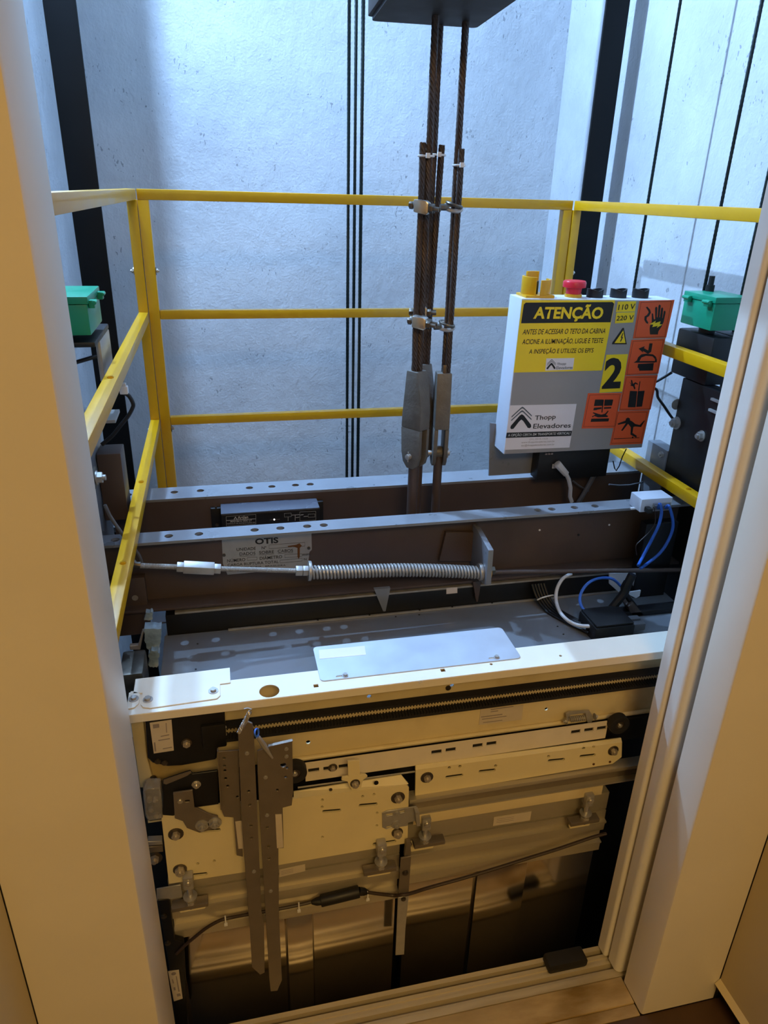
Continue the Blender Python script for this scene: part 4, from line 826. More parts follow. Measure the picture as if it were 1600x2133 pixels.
for z in (1.085, 1.060): bx('shim', (1.082, 1.33, z, 1.0884, 1.39, z + 0.006), 'galvanised', t, 0.001)
cable([(1.10, 1.575, 1.105), (1.075, 1.60, 1.075), (1.045, 1.62, 1.055)] + [(1.0518, 1.5600, 1.0686), (1.0634, 1.5600, 1.0465), (1.0848, 1.5600, 1.0238), (1.1037, 1.5600, 1.0030), (1.1223, 1.5600, 0.9843)], 0.0035, 'cable_black', 'black cable with frayed white end beside the right stile')
cable([(1.1524, 1.6000, 0.8955), (1.1533, 1.6000, 0.8551), (1.1293, 1.6000, 0.8301)], 0.0045, 'cable_white', 'pale cable bending down behind the right yellow rail')

t = thing('car_stile', (-0.25, 1.45, 0.55), 'dark steel stile at the left end of the beams, under the oiler', 'car stile', 'black stiles at the beam ends')
bx('shoe_bracket', (-0.33, 1.435, 1.218, -0.224, 1.640, 1.228), 'black_paint', t, 0.003)
bx('bracket_leg', (-0.234, 1.50, 1.135, -0.224, 1.640, 1.2178), 'galvanised', t, 0.004)
bx('bracket_leg', (-0.33, 1.52, 1.06, -0.300, 1.60, 1.2178), 'black_paint', t, 0.003)
bx('stile_plate', (-0.300, 1.20, 0.55, -0.264, 1.60, 1.06), 'beam_paint_lit', t, 0.003)
bx('channel', (-0.262, 1.50, 0.834, -0.214, 1.565, 0.985), 'beam_warm_shade', t, 0.002)
MB().cyl((-0.30, 1.46, 1.205), (-0.30, 1.46, 1.216), 0.006, 10).build('bolt', 'dull_bolt', t)
bx('clamp_block', (-0.262, 1.30, 0.985, -0.236, 1.335, 1.02), 'dull_bolt', t, 0.003)
bolt(t, (-0.2355, 1.317, 1.003), 0.011, 'galvanised', (1, 0, 0), washer=1.2)
bolt(t, (-0.263, 1.30, 0.935), 0.011, 'dull_bolt', (1, 0, 0), washer=1.2)
bx('end_sheet', (-0.263, 1.19, 0.50, -0.2625, 1.36, 1.05), 'beam_paint_lit', t, 0)
MB().cyl((-0.300, 1.45, 1.178), (-0.235, 1.50, 1.188), 0.004, 8).build('pin', 'black_paint', t)
bx('ledge', (-0.33, 1.52, 1.045, -0.218, 1.60, 1.052), 'galvanised', t, 0.001)
cable([(-0.1940, 1.5000, 1.1139), (-0.1837, 1.5000, 1.1076), (-0.1771, 1.5000, 1.0914), (-0.1792, 1.5000, 1.0814), (-0.1905, 1.5000, 1.0636), (-0.2078, 1.5000, 1.0439), (-0.2252, 1.5000, 1.0241), (-0.2480, 1.5000, 1.0064)], 0.0042, 'cable_black', 'black cable curving behind the left yellow rail')
t = thing('connector', (-0.1922, 1.5000, 1.1138), 'small white plastic connector on the black cable at the left rail', 'connector')
c = Vector((-0.1913, 1.5000, 1.1217)); bx('plug_body', (c.x - 0.008, 1.493, c.z - 0.010, c.x + 0.008, 1.507, c.z + 0.006), 'tie_white', t, 0.002)
bx('plug_neck', (c.x - 0.004, 1.495, c.z + 0.0055, c.x + 0.005, 1.505, c.z + 0.012), 'tie_white', t, 0.001)
cable([(-0.235, 1.36, 0.93), (-0.226, 1.36, 0.90), (-0.205, 1.36, 0.855), (-0.185, 1.37, 0.81), (-0.182, 1.372, 0.78)], 0.0035, 'cable_grey', 'grey cable behind the lower left yellow rail')

# crusted bracket on the left edge of the roof
t = thing('crusted_bracket', (-0.2, 1.27, 0.55), 'blue-grey bracket crusted with mortar on the left edge of the roof', 'bracket')
rnd = random.Random(3)
def crusty(poly, y0, y1, m='crust', nm='crusted_plate'):
    o = []
    for i, p in enumerate(poly):
        q = poly[(i + 1) % len(poly)]
        for k in range(4):
            f = k / 4; j = 0.0022 if k else 0; o.append((p[0] * (1 - f) + q[0] * f + rnd.uniform(-j, j), p[1] * (1 - f) + q[1] * f + rnd.uniform(-j, j)))
    MB().prism(o, y0, y1, 'y').build(nm, m, t, bev=0.001)
crusty([(-0.1831, 0.6823), (-0.1789, 0.6880), (-0.1493, 0.6851), (-0.1535, 0.6571), (-0.1591, 0.6376), (-0.1757, 0.6342), (-0.1822, 0.6423), (-0.1846, 0.6608)], 1.285, 1.31)
crusty([(-0.1787, 0.6337), (-0.1717, 0.6455), (-0.1601, 0.6450), (-0.1566, 0.6363), (-0.1607, 0.6093), (-0.1643, 0.6032), (-0.1787, 0.6061), (-0.1792, 0.6154), (-0.1755, 0.6223)], 1.27, 1.295)
crusty([(-0.1800, 0.7050), (-0.1669, 0.7044), (-0.1685, 0.6858), (-0.1849, 0.6858)], 1.32, 1.335)
plate('angle_arm', [(-0.2155, 0.6447), (-0.1988, 0.6440), (-0.1875, 0.6774), (-0.1841, 0.6770), (-0.1956, 0.6330), (-0.2159, 0.6347)], 1.295, 1.305, 'galvanised', t, bev=0.001)
bx('clamp', (-0.222, 1.17, 0.60, -0.178, 1.25, 0.665), 'dull_bolt', t, 0.006)
bx('post_stub', (-0.178, 1.14, 0.45, -0.158, 1.17, 0.625), 'beam_warm_shade', t, 0.003)
# wiring on the right of the roof
t = thing('junction_box', (0.78, 1.24, Z_ROOF), 'black junction box on the roof behind the right end of the header', 'junction box')
bx('box', (0.765, 1.19, Z_ROOF, 0.862, 1.27, Z_ROOF + 0.037), 'black_plastic', t, 0.006)
bx('lid', (0.768, 1.193, Z_ROOF + 0.0375, 0.859, 1.267, Z_ROOF + 0.042), 'black_plastic', t, 0.003)
for dx in (0.0, 0.022): bx('gland', (0.8625, 1.20 + dx, Z_ROOF + 0.012, 0.895, 1.216 + dx, Z_ROOF + 0.030), 'cable_grey', t, 0.003)
zr = Z_ROOF + 0.008
def zp(pts, z): return [(x, y, z) for x, y in pts]
cable([(0.7918, 1.3750, 0.6712), (0.7647, 1.3620, 0.6685), (0.7452, 1.3470, 0.6539), (0.7367, 1.3320, 0.6357), (0.7291, 1.3020, 0.6268), (0.7280, 1.2720, 0.6235), (0.7365, 1.2470, 0.6206), (0.7517, 1.2280, 0.6228), (0.7734, 1.2160, 0.6272)], 0.0042, 'cable_white', 'white cable curving over the roof into the black junction box')
for k in range(5):
    cable([(0.695 + 0.0074 * k, 1.378, 0.650), (0.703 + 0.0074 * k, 1.360, 0.622), (0.715 + 0.0074 * k, 1.325 + 0.004 * k, 0.6045), (0.735 + 0.004 * k, 1.280 + 0.009 * k, 0.6042), (0.7645, 1.215 + 0.012 * k, 0.612)], 0.0034, 'cable_black', ['nearest', 'second', 'third', 'fourth', 'farthest'][k] + ' black cable of the tied bundle left of the junction box', group='black cable bundle on the roof')
cable([(0.700, 1.352, 0.622), (0.712, 1.345, 0.632), (0.742, 1.352, 0.630), (0.752, 1.358, 0.612)], 0.0018, 'tie_white', 'pale cable tie around the black bundle on the roof', 'cable_tie', cat='cable tie')
P = [(0.8823, 1.3000, 0.6696), (0.8609, 1.3050, 0.6880), (0.8337, 1.3050, 0.6948), (0.8054, 1.3000, 0.6936), (0.7825, 1.2920, 0.6829), (0.7692, 1.2820, 0.6618), (0.7713, 1.2680, 0.6429), (0.7888, 1.2580, 0.6281), (0.8067, 1.2520, 0.6243), (0.8310, 1.2550, 0.6266), (0.8439, 1.2580, 0.6356)]
cable(P, 0.0034, 'cable_blue', 'coiled blue cable loop above the black junction box')
cable([(0.8848, 1.2700, 0.7185), (0.8767, 1.2700, 0.6927), (0.8727, 1.2700, 0.6715), (0.8587, 1.2700, 0.6486), (0.8402, 1.2700, 0.6203)], 0.010, 'cable_black', 'thick black taped cable bundle beside the blue loop', 'cable_bundle')
cable([(0.8829, 1.2850, 0.6917), (0.8784, 1.2850, 0.6731), (0.8931, 1.2850, 0.6497), (0.9135, 1.2850, 0.6253), (0.9381, 1.2850, 0.5945), (0.9581, 1.2850, 0.5750)], 0.0065, 'cable_black', 'black cable running right from the taped bundle')
for i, p in enumerate(([(0.8832, 0.6721), (0.9498, 0.6657), (0.9332, 0.6360), (0.9172, 0.6175), (0.8880, 0.6434)], [(0.9484, 0.6659), (0.9706, 0.6651), (0.9755, 0.6173), (0.9554, 0.6280)])):
    tag(plate('bracket_sheet', p, 1.358, 1.362, 'box_white', None), ('pale sheet metal tab under the front beam, left of the taped bundle', 'pale sheet metal tab under the front beam, right of the taped bundle')[i], 'metal tab')
tag(plate('bracket_sheet', [(0.9026, 0.6524), (0.9350, 0.6546), (0.9344, 0.6394), (0.9259, 0.6347), (0.9079, 0.6449)], 1.298, 1.302, 'box_white', None), 'small pale flap beside the taped bundle', 'metal tab')
t = thing('roof_beam', (0.92, 1.25, Z_ROOF), 'dark sloping steel bar behind the black junction box', 'steel bar')
MB().prism([(0.8910, 0.6308), (0.9024, 0.6407), (0.9579, 0.5811), (0.9580, 0.5667), (0.9229, 0.5737)], 1.272, 1.300, 'y').build('bar', 'beam_warm_shade', t, bev=0.001)
bx('rail', (0.855, 1.272, Z_ROOF, 1.04, 1.300, Z_ROOF + 0.014), 'black_paint', t, 0.002)
tag(bx('bracket_block', (0.955, 1.352, Z_ROOF, 1.04, 1.378, 0.80), 'black_paint'), 'tall black steel block at the right end of the roof', 'steel block')

# ================================================================ car door header (operator) at the front edge of the roof
t = OH = thing('operator_header', (0.4, 0.98, 0.40), 'white sheet steel header of the car door operator with cream back plate', 'door header')
(hx, hy) = [(0.0444, 0.9689)][0]
sq = []
for p in [(0.1212, 0.9682)] + [(0.3419, 0.9701)]:
    sq.append([(p[0] - 0.004, p[1] - 0.004), (p[0] + 0.004, p[1] - 0.004), (p[0] + 0.004, p[1] + 0.004), (p[0] - 0.004, p[1] + 0.004)])
rd = [circ(x, y, 0.0028, 10) for x, y in [(0.4309, 0.9712), (0.5629, 0.9720), (0.2958, 0.9470)]]
plate('top_plate', [(-0.176, 0.950), (1.00, 0.950), (1.00, 1.0095), (-0.176, 1.0095)], Z_HEAD - 0.002, Z_HEAD, 'header_paint', t, [circ(hx, hy, 0.0165, 22)] + sq + rd, ax='z')
plate('front_lip', [(-0.176, Z_HEAD - 0.016), (1.00, Z_HEAD - 0.016), (1.00, Z_HEAD - 0.0005), (-0.176, Z_HEAD - 0.0005)], 0.9495, 0.9515, 'header_paint', t, bev=0.0006)
zf = (0.2501, 1.0040, 0.5612)[2]
hb = [circ(x, z, r, 12) for (x, z), r in zip([(0.1101, 0.5964), (0.5685, 0.5996), (0.2198, 0.6811), (0.3737, 0.6831), (0.2211, 0.6608)], (0.0042, 0.0036, 0.0042, 0.004, 0.0044))]
plate('back_plate', [(-0.178, zf - 0.10), (-0.105, zf - 0.10), (-0.10, zf), (0.985, zf), (0.985, Z_HEAD - 0.002), (-0.178, Z_HEAD - 0.002)], Y_BACK, Y_BACK + 0.003, 'operator_paint', t, hb)
MB().tube([(0.02, Y_BACK - 0.004, zf + 0.003), (0.985, Y_BACK - 0.004, zf + 0.003)], 0.0045, 10).build('folded_edge', 'operator_paint', t)
bx('gap_shade_box', (-0.09, 0.990, zf - 0.055, 0.985, Y_BACK + 0.03, zf - 0.002), 'black_paint', t, 0)  # added black box in place of the dark gap behind the strip
plate('side_flange', [(-0.1801, 0.6959), (-0.1599, 0.6975), (-0.1625, 0.6204), (-0.1592, 0.5834), (-0.1557, 0.5547), (-0.1805, 0.5564)], Y_BACK - 0.012, Y_BACK - 0.001, 'operator_paint', t, bev=0.001)
screw(t, (-0.1566, 0.9910, 0.5752), 0.006, 'dull_bolt')
for q in ([(0.4331, 0.5837), (0.5197, 0.5824), (0.5191, 0.6177), (0.4332, 0.6211)],):
    lb = plate('paper_label', q, Y_BACK - 0.0008, Y_BACK - 0.0001, 'paper_label', t)
    for r in ([(0.4536, 0.6157), (0.4991, 0.6165), (0.4989, 0.6185), (0.4534, 0.6177)], [(0.4541, 0.6105), (0.4692, 0.6107), (0.4690, 0.6127), (0.4539, 0.6124)], [(0.4357, 0.6010), (0.4785, 0.6008), (0.4783, 0.6028), (0.4355, 0.6029)], [(0.4381, 0.5954), (0.4874, 0.5954), (0.4872, 0.5971), (0.4380, 0.5970)], [(0.4410, 0.5873), (0.4799, 0.5867), (0.4797, 0.5881), (0.4409, 0.5887)]):
        plate('printed_line', r, Y_BACK - 0.0010, Y_BACK - 0.0008, 'ink_faint', lb)

t = thing('corner_plate', (-0.1, 1.0, Z_HEAD), 'cream cover plate with rounded corners bolted on the left end of the header', 'cover plate')
z0 = Z_HEAD + 0.0002
plate('plate', [(-0.171, 1.039), (-0.017, 1.042), (-0.017, 1.0005), (-0.034, 1.0), (-0.034, 0.970), (-0.040, 0.963), (-0.142, 0.959), (-0.153, 0.963), (-0.157, 0.970), (-0.157, 1.0), (-0.171, 1.0)], z0, z0 + 0.002, 'header_paint', t, ax='z', bev=0.0004)
plate('tab', [(-0.178, 1.004), (-0.170, 1.006), (-0.160, 0.998), (-0.160, 0.974), (-0.166, 0.965), (-0.178, 0.963)], z0, z0 + 0.002, 'header_paint', t, ax='z', bev=0.0004)
for p in ((-0.169, 0.986), (-0.147, 0.980), (-0.045, 0.983)): bolt(t, (p[0], p[1], z0 + 0.002), 0.0050, 'galvanised', (0, 0, 1), washer=1.6, stud=0)
t = thing('cover_plate', (0.31, 1.03, Z_HEAD), 'bare aluminium plate with keyhole slots lying across the header', 'cover plate')
k1, k2 = [(0.1693, 0.9841)][0], [(0.4423, 0.9856)][0]
kh = []
for (x, y), dx in ((k1, -0.010), (k2, -0.009)):
    kh.append(slot((x + dx, y), (x - 0.003, y), 0.0022, 5))
plate('plate', rrect(0.130, 0.977, 0.490, 1.076, 0.008, 5), z0, z0 + 0.0018, 'alu_plate', t, kh, ax='z')
for (x, y) in (k1, k2): bolt(t, (x + 0.004, y, z0 + 0.0018), 0.0038, 'galvanised', (0, 0, 1), washer=1.4, stud=0)
plate('sticker', [(0.1369, 1.0381), (0.2195, 1.0358), (0.2222, 1.0627), (0.1394, 1.0650)], z0 + 0.0018, z0 + 0.0022, 'sticker_white', t, ax='z')

# toothed drive belt, two strands
def belt(a, b, th, teeth_up, y0, y1, name, parent):
    a, b = Vector(a), Vector(b); n = int((b - a).length / 0.0055); s = 1 if teeth_up else -1; m = MB(); d = (b - a) / n
    m.add([(a.x, y0, a.z - th / 2), (b.x, y0, b.z - th / 2), (b.x, y1, b.z - th / 2), (a.x, y1, a.z - th / 2), (a.x, y0, a.z + th / 2), (b.x, y0, b.z + th / 2), (b.x, y1, b.z + th / 2), (a.x, y1, a.z + th / 2)],
          [(0, 1, 2, 3), (4, 5, 6, 7), (0, 1, 5, 4), (1, 2, 6, 5), (2, 3, 7, 6), (3, 0, 4, 7)])
    for i in range(n):
        p = a + d * (i + 0.25); q = a + d * (i + 0.75); h0, h1 = s * th / 2, s * (th / 2 + 0.0028)
        m.prism([(p.x, p.z + h0), (q.x, q.z + h0), (q.x - 0.0006, q.z + h1), (p.x + 0.0006, p.z + h1)], y0, y1, 'y')
    m.build(name, 'rubber', parent)
t = thing('drive_belt', (0.4, 0.976, 0.66), 'dark toothed drive belt running along the header', 'belt')
ua, ub = [(-0.0300, 0.9780, 0.6760), (0.7658, 0.9780, 0.6846)]; la, lb_ = [(-0.0315, 0.9780, 0.6517), (0.7720, 0.9780, 0.6536)]
uz = (ua[2] + ub[2]) / 2; lz = (la[2] + lb_[2]) / 2
belt((ua[0], 0.978, uz), (0.98, 0.978, uz), 0.0045, False, 0.970, 0.986, 'upper_strand', t)
belt((la[0], 0.978, lz), (0.98, 0.978, lz), 0.0055, True, 0.970, 0.986, 'lower_strand', t)
for p in [(0.4465, 0.9850, 0.6977), (0.5879, 0.9850, 0.6951), (0.3661, 0.9850, 0.6796)]: screw(OH, (p[0], Y_BACK, p[2]), 0.005, 'dull_bolt')

# white perforated strip with a black roller at each end
t = thing('door_track_strip', (0.5, Y_STRIP, 0.6), 'white perforated strip under the toothed belt with a black roller at each end', 'door track')
so = [(0.1007, 0.5265), (0.7029, 0.5309), (0.6916, 0.5732), (0.1015, 0.5667)]
zl_, zh = (so[0][1] + so[1][1]) / 2, (so[2][1] + so[3][1]) / 2
def rct(p, w_, h): return [(p[0] - w_, p[1] - h), (p[0] + w_, p[1] - h), (p[0] + w_, p[1] + h), (p[0] - w_, p[1] + h)]
ctr = [(0.1162, 0.5524), (0.1435, 0.5519), (0.1711, 0.5520), (0.3445, 0.5543), (0.3720, 0.5547)] + [(0.4247, 0.5556), (0.4521, 0.5559), (0.6248, 0.5553), (0.6524, 0.5555), (0.6794, 0.5555)]
ctr = [c for c in ctr]
plate('strip', [(so[3][0], zl_), (so[2][0], zl_), (so[2][0], zh), (so[3][0], zh)], Y_STRIP, Y_STRIP + 0.003, 'strip_white', t, [rct(c, 0.0098, 0.0046) for c in ctr], bev=0)
bx('slot_shade_back', (so[3][0], Y_STRIP + 0.0035, zl_ + 0.004, so[2][0], Y_STRIP + 0.0055, zh - 0.004), 'black_paint', t, 0)  # added black sheet, gives the slots their shade
def roller(c, r, nm='roller'):
    c = Vector(c); b = MB()
    b.prism(circ(c.x, c.z, r, 32), c.y, c.y + 0.016, 'y', [circ(c.x, c.z, r * 0.45, 20)])
    o = b.build(nm, 'rubber', t, bev=0.0015)
    MB().prism(circ(c.x, c.z, r * 0.44, 20), c.y + 0.002, c.y + 0.014, 'y').build('roller_hub', 'dull_bolt', o)
    screw(o, (c.x, c.y + 0.002, c.z), r * 0.22, 'chrome')
roller((0.0817, 0.9660, 0.5625), 0.0215); roller((0.7095, 0.9660, 0.5676), 0.0205)
sc_ = (0.1503, 0.9790, 0.5535); bolt(t, sc_, 0.005, 'dull_bolt', stud=0.3)
# sprung cord clamp on the fold
t = thing('cord_spring', (0.6333, 0.9850, 0.5673), 'small coil spring clamp on the cream back plate above the right roller', 'spring')
hx_ = []; a, b = Vector((0.6107, 0.9850, 0.5836)), Vector((0.6426, 0.9850, 0.5826))
for i in range(8 * 10 + 1): hx_.append(a.lerp(b, i / 80) + Vector((0, math.cos(i * 0.628), math.sin(i * 0.628))) * 0.0052)
MB().tube(hx_, 0.0011, 5).build('coil', 'galvanised', t)
plate('clip', [(0.6047, 0.5928), (0.6123, 0.5966), (0.6533, 0.5935), (0.6652, 0.5732), (0.6611, 0.5620), (0.6533, 0.5649), (0.6451, 0.5898), (0.6132, 0.5898), (0.6125, 0.5748), (0.6080, 0.5756)], 0.990, 0.994, 'galvanised', t)
bolt(t, (0.6045, 0.9860, 0.5798), 0.004, 'galvanised', (-1, 0, 0)); bolt(t, (0.6638, 0.9860, 0.5811), 0.004, 'galvanised', (1, 0, 0))
tag(MB().tube([(0.0867, 0.9760, 0.5210), (0.1845, 0.9760, 0.5196), (0.3054, 0.9760, 0.5185)], 0.0018, 6).build('steel_cord', 'galvanised'), 'thin pale steel cord above the left hanger plate', 'cord')

# ---- hanger plates
def holes_at(pts, r): return [circ(x, z, r, 10) for x, z in pts]
t = HL = thing('door_hanger', (0.2, Y_HGL, 0.38), 'large cream hanger plate on the left carrying the front car door', 'hanger plate', 'cream car door hangers')
sl = [slot(a, b, 0.0037) for a, b in ([(0.1305, 0.4762), (0.1582, 0.4735)], [(0.1976, 0.4773), (0.2259, 0.4749)], [(0.2255, 0.3737), (0.2644, 0.3725)], [(-0.1076, 0.3719), (-0.0849, 0.3699)], [(-0.0843, 0.4744), (-0.0551, 0.4714)])]
plate('plate', [(-0.1467, 0.5231), (-0.1493, 0.3601), (-0.0187, 0.3576), (0.0450, 0.3609), (0.2906, 0.3619), (0.2875, 0.5035), (0.2818, 0.5116), (0.0772, 0.5174), (-0.0494, 0.5295), (-0.1390, 0.5303)], Y_HGL, Y_HGL + 0.004, 'hanger_paint', t,
      sl + holes_at([(0.1278, 0.5047), (0.1271, 0.4879), (0.2011, 0.4986), (0.2221, 0.4992), (0.2290, 0.4524), (0.2290, 0.4205), (0.1270, 0.4138)], 0.0029) + holes_at([(-0.0965, 0.3981), (-0.0679, 0.3982)], 0.003))
q = [(0.0772, 0.5180), (0.2864, 0.5113)]; r_ = [(0.0787, 0.5200), (0.2758, 0.5223), (0.2894, 0.5011)]
MB().add([(q[0][0], Y_HGL, q[0][1]), (q[1][0], Y_HGL, q[1][1]), (r_[2][0], Y_HGL + 0.014, r_[2][1]), (r_[1][0], Y_HGL + 0.014, r_[1][1]), (r_[0][0], Y_HGL + 0.014, r_[0][1]),
          (q[0][0], Y_HGL + 0.004, q[0][1] - 0.002), (q[1][0], Y_HGL + 0.004, q[1][1] - 0.002), (r_[2][0], Y_HGL + 0.018, r_[2][1] - 0.002), (r_[1][0], Y_HGL + 0.018, r_[1][1] - 0.002), (r_[0][0], Y_HGL + 0.018, r_[0][1] - 0.002)],
         [(0, 1, 2, 3, 4), (5, 6, 7, 8, 9), (0, 1, 6, 5), (1, 2, 7, 6), (2, 3, 8, 7), (3, 4, 9, 8), (4, 0, 5, 9)]).build('top_flange', 'hanger_paint', t)
plate('hole_shade_backing', [(-0.1411, 0.5111), (-0.1440, 0.3661), (0.2879, 0.3658), (0.2856, 0.4931), (0.0774, 0.5043), (-0.0502, 0.5156)], Y_HGL + 0.0045, Y_HGL + 0.0055, 'black_paint', t)  # added black sheet so holes and slots look shaded
bolt(t, (0.2673, 0.9550, 0.4831), 0.0075, 'dull_bolt', washer=1.75); bolt(t, (-0.1268, 0.9550, 0.4778), 0.0075, 'dull_bolt', washer=1.75)
bolt(t, (0.2690, 0.9550, 0.3952), 0.0085, 'dull_bolt', washer=1.3); bolt(t, (-0.1274, 0.9550, 0.3920), 0.0090, 'dull_bolt', washer=1.35)
screw(t, (0.2255, 0.9550, 0.5272), 0.0042, 'black_paint'); screw(t, (0.1437, 0.9610, 0.5205), 0.0030, 'dull_bolt')
lp = plate('latch_plate', [(0.2380, 0.4523), (0.2478, 0.4561), (0.3032, 0.4561), (0.3073, 0.4466), (0.3075, 0.4193), (0.2893, 0.4182), (0.2878, 0.4104), (0.2465, 0.4105), (0.2395, 0.4162)], Y_HGL - 0.003, Y_HGL - 0.0004, 'galvanised', t, [slot(a, b, 0.0022) for a, b in ([(0.2475, 0.4462), (0.2567, 0.4463)], [(0.2484, 0.4146), (0.2577, 0.4147)], [(0.2725, 0.4479), (0.2790, 0.4486)])], bev=0.0004)
screw(t, (0.2659, 0.9520, 0.4475), 0.0055, 'galvanised'); bolt(t, (0.2661, 0.9520, 0.4186), 0.0055, 'galvanised')
MB().prism([(0.2979, 0.4548), (0.3054, 0.4546), (0.3091, 0.4196), (0.3022, 0.4197)], Y_HGL - 0.016, Y_HGL - 0.003, 'y').build('latch_hook', 'galvanised', t, bev=0.0005)
wt = plate('cord_clamp', [(0.1715, 0.5943), (0.1923, 0.5931), (0.1939, 0.5594), (0.2039, 0.5581), (0.2077, 0.5529), (0.1991, 0.5456), (0.1963, 0.5299), (0.1894, 0.5241), (0.1794, 0.5267), (0.1743, 0.5374), (0.1718, 0.5475), (0.1607, 0.5529), (0.1619, 0.5596), (0.1730, 0.5595)], 0.946, 0.950, 'hanger_paint', t, bev=0.0005)
bolt(wt, (0.1851, 0.9460, 0.5421), 0.0068, 'dull_bolt', washer=1.3)
# steel bracket and bolts at the upper left of the hanger
br = plate('lock_bracket', [(-0.1215, 0.5827), (-0.0905, 0.5827), (-0.0903, 0.5426), (-0.0848, 0.5406), (-0.0678, 0.5244), (-0.0535, 0.5160), (-0.0527, 0.4901), (-0.0647, 0.4878), (-0.0869, 0.4848), (-0.1063, 0.5000), (-0.1116, 0.5171), (-0.1239, 0.5261)], 0.9425, 0.9455, 'vane_steel', t, [slot(*[(-0.1030, 0.5607), (-0.0985, 0.5604)], 0.0022)], bev=0.0004)
for p in [(-0.0809, 0.9425, 0.5022), (-0.0597, 0.9425, 0.5034)]: bolt(br, p, 0.0075, 'galvanised', washer=1.55)
screw(br, (-0.1121, 0.9425, 0.5631), 0.0045, 'chrome')

t = thing('door_hanger', (0.55, Y_HGR, 0.44), 'long cream hanger plate on the right, under the perforated strip', 'hanger plate', 'cream car door hangers')
sl = [slot(a, b, 0.0037) for a, b in ([(0.3655, 0.4988), (0.3935, 0.4983)], [(0.5723, 0.5014), (0.6014, 0.4996)], [(0.6393, 0.5005), (0.6667, 0.4991)], [(0.4313, 0.5006), (0.4587, 0.4990)])]
plate('plate', [(0.3032, 0.5278), (0.3053, 0.4614), (0.3950, 0.4643), (0.7123, 0.4685), (0.7298, 0.4827), (0.7239, 0.5216)], Y_HGR, Y_HGR + 0.004, 'hanger_paint', t,
      sl + holes_at([(0.3684, 0.5213), (0.3892, 0.5205)], 0.0034) + holes_at([(0.5690, 0.5130), (0.6415, 0.5209), (0.6627, 0.5204), (0.4610, 0.5091)], 0.0034))
q = [(0.3032, 0.5278), (0.7239, 0.5216)]; r_ = [(0.3051, 0.5315), (0.7257, 0.5252)]
MB().add([(q[0][0], Y_HGR, q[0][1]), (q[1][0], Y_HGR, q[1][1]), (r_[1][0], Y_HGR + 0.008, r_[1][1]), (r_[0][0], Y_HGR + 0.008, r_[0][1]), (q[0][0], Y_HGR + 0.004, q[0][1] - 0.002), (q[1][0], Y_HGR + 0.004, q[1][1] - 0.002), (r_[1][0], Y_HGR + 0.012, r_[1][1] - 0.002), (r_[0][0], Y_HGR + 0.012, r_[0][1] - 0.002)],
         [(0, 1, 2, 3), (4, 5, 6, 7), (0, 1, 5, 4), (1, 2, 6, 5), (2, 3, 7, 6), (3, 0, 4, 7)]).build('top_flange', 'hanger_paint', t)
plate('hole_shade_backing', [(0.3106, 0.5147), (0.3130, 0.4645), (0.7127, 0.4700), (0.7264, 0.4825), (0.7225, 0.5102)], Y_HGR + 0.0045, Y_HGR + 0.0055, 'black_paint', t)  # black sheet added for the shade behind these slots
bolt(t, (0.3256, 0.9700, 0.5064), 0.0070, 'dull_bolt', washer=1.75); bolt(t, (0.7074, 0.9700, 0.5039), 0.0070, 'dull_bolt', washer=1.6)
screw(t, (0.6698, 0.9700, 0.4757), 0.0025, 'rust'); screw(t, (0.7053, 0.9700, 0.4753), 0.0025, 'rust')

# ---- lower track under the right hanger
def zat(a): return a[2]
t = thing('lower_track', (0.6, 0.97, 0.38), 'brown aluminium track with two pale lips under the right hanger', 'door track')
za, zb_, zc_, zd, ze = [(0.4805, 0.9650, 0.4648)[2], (0.4814, 0.9650, 0.4561)[2], (0.4855, 0.9680, 0.4276)[2], (0.4846, 0.9650, 0.4245)[2], (0.4891, 0.9680, 0.3915)[2]]
xl_, xr_ = (0.2917, 0.9650, 0.4207)[0], 0.985
bx('upper_lip', (xl_, 0.960, zb_, xr_, 0.984, za), 'aluminium', t, 0.001)
bx('web', (xl_, 0.974, zc_, xr_, 0.984, zb_ - 0.0002), 'vane_steel', t, 0)
bx('lower_lip', (xl_, 0.960, zd, xr_, 0.984, zc_ - 0.0002), 'aluminium', t, 0.001)
bx('face', (xl_ + 0.012, 0.968, ze, 0.70, 0.984, zd - 0.0002), 'operator_paint', t, 0.001)

# ---- car doors: folded stainless sheet with ribbed aluminium top profile
def door(x0, x1, ys_, zs, label, stiff):
    t = thing('car_door_panel', ((x0 + x1) / 2, ys_ + 0.02, -1.6), label, 'car door', 'telescopic car door panels')
    z = zs; y = ys_
    pf = [(y + 0.004, z[0]), (y + 0.004, z[1]), (y + 0.010, z[1] - 0.0008), (y + 0.010, z[1] - 0.003), (y + 0.003, z[1] - 0.0038), (y + 0.002, z[2]), (y - 0.006, z[2] - 0.001), (y - 0.006, z[2] - 0.0055), (y - 0.002, z[2] - 0.007), (y - 0.001, z[3]), (y + 0.010, z[3] - 0.001), (y + 0.010, z[4]), (y - 0.003, z[4] - 0.001), (y - 0.003, z[4] - 0.0045), (y + 0.001, z[4] - 0.006), (y + 0.001, z[5]), (y + 0.026, z[5]), (y + 0.026, z[0])]
    MB().prism(pf, x0, x1, 'x').build('top_profile', 'aluminium', t)
    bx('sheet', (x0, y + 0.018, -1.6, x1, y + 0.022, z[5] - 0.0005), 'stainless', t, 0.001)
    for a, b in stiff:
        MB().prism([(a, y + 0.0178), (a + 0.004, y + 0.006), (b - 0.004, y + 0.006), (b, y + 0.0178)], -1.6, z[5] - 0.002, 'z').build('stiffener', 'stainless', t, bev=0.001)
    bx('edge_fold', (x0, y + 0.002, -1.6, x0 + 0.003, y + 0.018, z[5] - 0.001), 'stainless', t, 0)
    return t
